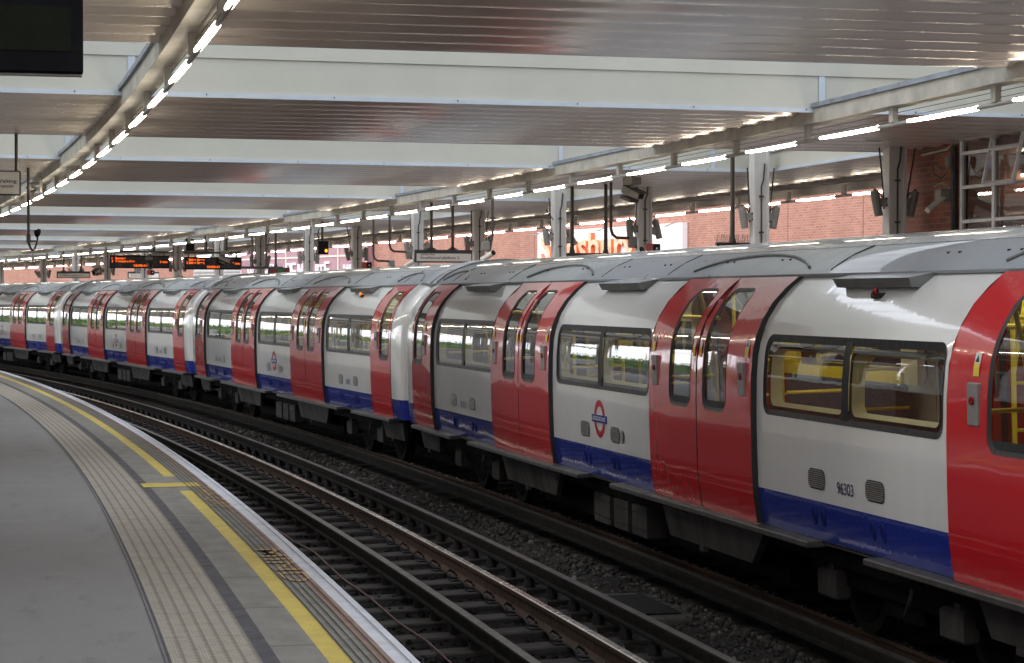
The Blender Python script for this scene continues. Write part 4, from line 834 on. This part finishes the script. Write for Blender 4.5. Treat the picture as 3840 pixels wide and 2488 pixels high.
s_, z = survey(140, 695, -.75); t = empty('bracket_speaker', up_face(-.75, s_, z), 'olive box loudspeaker fixed under the left beam behind the pole', 'loudspeaker'); b = MB(); b.box((.03, -.03, -.12), (.075, .1, .14), 'beam', bevel=.006); b.build('mount', t); b = MB(); b.tube([(.02, 0, .0), (-.04, 0, .0), (-.1, 0, .0)], [.05, .055, .045], 'speaker', 14); b.tube([(-.02, 0, .05), (-.1, 0, .03), (-.17, 0, -.04), (-.13, 0, -.12), (-.03, 0, -.07)], .008, 'cable', 6); b.build('speaker_body', t, True)

# ------------------------------------------------------------------ dark brick station building on the far island
SB = PS[0] + .55; U0 = 10.2
sb = empty('station_building', P(U0, SB - 3, .1), 'dark brick station building with white steel windows at the right edge', 'building')
def uvwall(b, u, s0, s1, z0, z1, m, step=1.0):
    n = max(1, int((s1 - s0) / step)); vs = []; fs = []; uvs = []
    for i in range(n + 1): q = s0 + (s1 - s0) * i / n; vs += [P(u, q, z0), P(u, q, z1)]
    for i in range(n):
        qa = s0 + (s1 - s0) * i / n; qb = s0 + (s1 - s0) * (i + 1) / n; k = (R0 + u) / R0; fs.append((2 * i, 2 * i + 1, 2 * i + 3, 2 * i + 2)); uvs.append(((qa * k, z0), (qa * k, z1), (qb * k, z1), (qb * k, z0)))
    b.add(vs, fs, m, uvs)
def radwall(b, s, u0, u1, z0, z1, m): b.add([P(u0, s, z0), P(u0, s, z1), P(u1, s, z1), P(u1, s, z0)], [(0, 1, 2, 3)], m, [((u0, z0), (u0, z1), (u1, z1), (u1, z0))])
WS1 = survey(3598, 700, U0)[0]; WS0 = 12.0; b = MB()
uvwall(b, U0, WS1, SB, .1, 3.72, 'brick_dark', .3); uvwall(b, U0, WS0, WS1, .1, 1.1, 'brick_dark'); radwall(b, SB, U0, 12.2, .1, 3.72, 'brick_dark'); radwall(b, WS1, U0 + .12, U0, .1, 3.72, 'brick_dark'); uvwall(b, 12.2, WS0, SB, .1, 3.72, 'brick_dark'); uvwall(b, 11.3, WS0, WS1, .1, 3.72, 'brick_dark'); radwall(b, WS0, U0, 12.2, .1, 3.72, 'brick_dark'); b.build('brick_wall', sb, world=True)
wz = [survey(3606, y, U0)[1] for y in (447, 577, 704, 832)]; pz = wz[0] - wz[1]; zz = [wz[0] + pz * .95, wz[0], wz[1], wz[2], wz[3], wz[3] - pz, wz[3] - 2 * pz]; zz = [z for z in [wz[0] + pz, wz[0], wz[1], wz[2], wz[3], wz[3] - pz] if z < 3.72]
wf = MB(); colS = [WS1 - .03 - i * .83 for i in range(9)]
for q in colS: wf.rbox(U0 + .0, U0 + .06, 1.1, 3.72, q - .032, q + .032, 'frame_white')
for z in zz: wf.rbox(U0 + .008, U0 + .052, z - .02, z + .02, WS0, WS1, 'frame_white', .8)
wo = wf.build('window_frame', sb, world=True)
b = MB(); uvwall(b, U0 + .03, WS0, WS1, 1.1, 3.72, 'glass', .8); go = b.build('pane', wo)
b = MB()                                          # the open hopper light, leaning out at the top
_, za = survey(3721, 687, U0 - .15); _, zm = survey(3735, 556, U0 - .08); zb_ = 3.74; qa, qb = colS[1] - .045, colS[2] + .045
hu = lambda z: U0 - .01 - .15 * (zb_ - z) / (zb_ - za)
for q in (qa, qb): b.tube([P(hu(za), q, za), P(hu(zb_), q, zb_)], .026, 'frame_white', 4)
for z in (za, zm, zb_ - .03): b.tube([P(hu(z), qa, z), P(hu(z), qb, z)], .026, 'frame_white', 4)
ho = b.build('hopper_light', wo)
b = MB(); p = [survey(x, y, U0) for x, y in ((3462, 583), (3500, 574), (3555, 562), (3573, 545), (3577, 500), (3577, 468))]; b.tube([P(U0 - .02, q, z) for q, z in p], .013, 'beam', 8); b.build('conduit', sb, True, True)
b = MB(); q, z = survey(3590, 700, U0); b.tube([P(U0 - .05, q, .2), P(U0 - .05, q, 3.6)], .04, 'cable', 10); b.build('downpipe', sb, True, True)
s_, z = survey(3490, 735, 9.9); t = empty('wall_floodlight', up_face(9.95, s_, z), 'pale angled floodlight camera arm on the dark brick pier', 'camera'); b = MB(); b.box((.05, -.08, -.07), (.25, .08, .09), 'speaker', bevel=.02); b.tube([(.0, 0, .12), (.1, 0, .16), (.22, 0, .13), (.2, 0, .0)], .012, 'beam', 6); b.build('mount', t)
b = MB(); b.tube([(.1, -.05, -.03), (-.22, -.25, -.2)], .045, 'signgrey', 4); b.build('arm_housing', t)
s_, z = survey(3535, 605, 10.0); t = empty('wall_lamp', up_face(10.02, s_, z), 'small grey lamp with wires above the floodlight on the brick pier', 'lamp'); b = MB(); b.tube([(.02, -.05, .06), (.03, -.05, .0), (.03, -.05, -.09)], [.03, .04, .025], 'speaker', 12); b.build('lamp_head', t, True); b = MB(); b.tube([(.03, -.04, -.09), (-.02, -.03, -.16), (-.16, -.03, -.06)], .009, 'speaker', 6); b.tube([(-.16, -.03, -.05), (-.16, -.03, -.17), (-.06, -.03, -.22), (.0, -.03, -.18)], .006, 'cable', 6); b.build('arm', t, True)

# ------------------------------------------------------------------ supermarket wall, its sign, the purple shop front
UW = 24.4
t = empty('added_screen_wall', P(20.5, 70, -1), 'low dark wall added beyond the farthest track, hidden behind the train', 'wall'); b = MB(); b.rbox(20.4, 20.7, -1.2, 1.95, 5, 150, 'fascia', 2); b.build('wall', t, world=True)  # added unseen wall, keeps the bright brick from showing through the train windows
bb = empty('brick_building', P(UW, 70, -1), 'long salmon brick shop building behind the far platform', 'building')
b = MB(); uvwall(b, UW, 20, 152, -1.2, 11, 'brick_salmon', 2.5); uvwall(b, UW + 9, 20, 152, -1.2, 11, 'brick_salmon', 5); radwall(b, 20, UW, UW + 9, -1.2, 11, 'brick_salmon'); b.build('wall', bb, world=True)
b = MB(); b.rbox(UW - .08, UW + .35, 11, 11.25, 20, 152, 'clad_bar', 3); b.rbox(UW + .3, UW + 9.1, 10.7, 10.9, 20, 152, 'roofing', 4); b.build('parapet', bb, world=True)
b = MB()
for x in (2955, 3237, 2005): q, _ = survey(x, 850, UW); b.rbox(UW - .006, UW + .02, -1, 11, q - .008, q + .008, 'joint')
b.build('movement_joint', bb, world=True)
# white shop sign with orange letters
qL, zL = survey(2018, 880, UW - .2); qR, zR = survey(2560, 830, UW - .2); ztop = (zL + zR) / 2 + .02
sgn = empty('shop_sign', P(UW - .2, (qL + qR) / 2, 1), 'big white shop sign with orange lettering on the brick wall', 'sign')
b = MB(); b.rbox(UW - .22, UW - .02, .6, ztop, qR, qL, 'shopwhite', .8); b.build('panel', sgn, world=True)
q0, _ = survey(2033, 900, UW - .3); q1, _ = survey(2440, 900, UW - .3); _, zt_ = survey(2235, 869, UW - .3); _, zbl = survey(2235, 987, UW - .3)
qm = q0
T = FR(UW - .225, (q0 + q1) / 2, zbl, True); nrm = Matrix.Translation((-(q0 - q1) / 2 * (R0 + UW) / R0, 0, 0))
lo_ = text('lettering', "Sainsbury's", 'shoporange', T @ nrm, None, (q0 - q1) * (R0 + UW) / R0, .16, sgn, face='shoporange_face', bold=.012); lo_.matrix_parent_inverse = sgn.matrix_basis.inverted()
hh = zt_ - zbl; ys_ = [v.co.z for v in lo_.data.vertices]; z0_, z1_ = min(ys_), max(ys_)
dsc = .215 * (z1_ - z0_); asc = (z1_ - z0_) - dsc; xh = .71 * asc                  # tall, tight letterforms: lift the x-height
for v in lo_.data.vertices:
    q = v.co.z - z0_ - dsc
    v.co.z = zbl + (q / asc * hh if q < 0 else (q / xh * hh * .80 if q < xh else hh * (.80 + .20 * (q - xh) / (asc - xh))))
b = MB()
b.tube([P(UW - .6, q, ztop - .12) for q in (qR, (qL + qR) / 2, qL)], .012, 'steel', 6)
for q in (qR + .5, (qL + qR) / 2, qL - .5): b.tube([P(UW - .2, q, ztop + .02), P(UW - .6, q, ztop - .12)], .02, 'steel', 6)
b.build('lamp_rail', sgn, world=True)
# purple cladding shop front
UPc = UW - .35; c0, _ = survey(1374, 960, UPc); c1, _ = survey(905, 990, UPc)
ps = empty('purple_shop_front', P(UPc, (c0 + c1) / 2, 0), 'purple panelled shop front with white letters beyond the pillars', 'shop front')
b = MB(); b.rbox(UPc, UW - .02, -.5, 4.6, c0, c1, 'purple', 1.0); b.build('panel', ps, world=True)
b = MB(); _, zh = survey(1140, 966, UPc)
b.rbox(UPc - .03, UPc + .02, zh - .04, zh + .04, c0, c1, 'clad_bar'); b.rbox(UPc - .03, UPc + .02, 4.5, 4.62, c0, c1, 'clad_bar')
for x in (1374, 1269, 1073.5, 905): q, _ = survey(x, 960, UPc); b.rbox(UPc - .035, UPc + .02, -.5, 4.5, q - .05, q + .05, 'clad_bar')
b.build('cover_bar', ps, world=True)
for ch, x, yt, hh in (('W', 936, 1010, .62), ('H', 996, 988, .9), ('R', 1021, 990, .55), ('D', 1082, 988, .75), ('E', 1100, 987, .8), ('N', 1125, 989, .8), ('G', 1157, 985, .8), ('A', 1187, 976, .85), ('T', 1204, 993, .7), ('E', 1225, 982, .75)):
    q, zt_ = survey(x, yt, UPc - .06); T = FR(UPc - .015, q, zt_ - hh, True) @ Matrix.Translation((-.28, 0, 0)); o = text('lettering', ch, 'shopwhite', T, hh, .58 if ch != 'W' else .8, .06, ps); o.matrix_parent_inverse = ps.matrix_basis.inverted()
q, zt_ = survey(1284, 993, UPc - .06); q2, _ = survey(1340, 993, UPc - .06); o = text('lettering', 'PHARMACY', 'shopwhite', FR(UPc - .015, q, zt_ - .3, True), .3, 1.9, .03, ps); o.matrix_parent_inverse = ps.matrix_basis.inverted()
l0, _ = survey(900, 990, UPc); l1, _ = survey(722, 1000, UPc); _, lz = survey(800, 1013, UPc); _, lz2 = survey(870, 968, UPc)
lv = empty('louvred_bay', P(UPc, (l0 + l1) / 2, 0), 'grey louvred panel with glazing above, left of the purple front', 'louvre'); b = MB(); b.rbox(UPc + .1, UW - .02, -.5, lz2, l0, l1, 'louvre')
for i in range(14): z = lz - .12 - i * .16; b.rbox(UPc + .02, UPc + .1, z, z + .09, l0 + .05, l1 - .05, 'louvre')
b.build('louvre_blades', lv, world=True); b = MB(); b.rbox(UPc + .1, UW - .02, lz2, 4.6, l0, l1, 'shopwhite'); b.build('glazing_panel', lv, world=True)

# ------------------------------------------------------------------ what the train mirrors: our island's pillars and waiting room, bank and trees beyond
for i in range(14):
    q = PS[0] - 10 + i * 4.86; o = copy_tree(pil); o.matrix_basis = FR(-3.45, q, 0); tag(o, 'cream pillar on our own island platform, out of the picture', 'pillar', 'pillars down our own island platform')
wr = empty('waiting_room', P(-3.5, 20, 0), 'pale waiting room on our own platform, seen only mirrored in the train', 'building')  # room lengthened to block low sky light; back-wall gaps let bright reflections through
b = MB(); uvwall(b, -2.6, -12, 31, 0, 1.0, 'brick_dark'); uvwall(b, -4.4, -12, 31, 0, .9, 'brick_dark'); [uvwall(b, -4.4, q0, q1, .9, 3.6, 'brick_dark') for q0, q1 in ((-12, 12), (14.5, 19), (21, 24), (25.2, 28.5), (30, 31))]; radwall(b, -12, -4.4, -2.6, 0, 3.6, 'brick_dark'); radwall(b, 31, -4.4, -2.6, 0, 3.6, 'brick_dark'); b.build('wall', wr, world=True)
b = MB()
for q in range(-11, 32, 3): b.rbox(-2.66, -2.56, 1.0, 3.6, q - .06, q + .06, 'frame_white')
for z in (1.0, 2.3, 3.5): b.rbox(-2.65, -2.57, z - .05, z + .05, -12, 31, 'frame_white')
b.build('window_frame', wr, world=True)
b = MB()
for q in (16, 18.2, 21.5, 24.5, 26, 28.7): b.rbox(-2.72, -2.68, .7, 2.3, q - .5, q + .5, 'poster')
b.build('poster', wr, world=True); b = MB(); b.rbox(-2.71, -2.69, .6, 2.5, 19.2, 20.4, 'teal'); b.rbox(-2.71, -2.69, .6, 2.5, 22.4, 23.6, 'teal'); b.build('teal_panel', wr, world=True)
b = MB()
for k in range(9000):
    q = random.uniform(-10, 190); u = -15 - random.random() ** 2 * 6; z = random.random() ** 1.3 * (2.5 + .7 * sin(q * .23) + .6 * sin(q * .71)); c = P(u, q, z - .8); r = random.uniform(.18, .42); a = Vector((random.gauss(0, 1), random.gauss(0, 1), random.gauss(0, 1))).normalized(); d_ = a.orthogonal().normalized(); e = a.cross(d_)
    b.add([c - d_ * r, c + e * r * .5, c + d_ * r, c - e * r * .5], [(0, 1, 2, 3)], 'leaf')
for k in range(9000):
    q = random.uniform(150, 230); u = random.uniform(-14, 24); z = random.random() ** 1.2 * (1.9 + .5 * sin(u * .8) + .5 * sin(q * .4 + u)); c = P(u, q, z - 1.0); r = random.uniform(.18, .45); a = Vector((random.gauss(0, 1), random.gauss(0, 1), random.gauss(0, 1))).normalized(); d_ = a.orthogonal().normalized(); e = a.cross(d_)
    b.add([c - d_ * r, c + e * r * .5, c + d_ * r, c - e * r * .5], [(0, 1, 2, 3)], 'leaf')
tag(b.build('shrubs'), kind='stuff')
b = MB(); b.sweep([(-24, .2), (-14, -1.0)], -20, 190, 'ground', 5, closed=False); struct(b.build('embankment'))
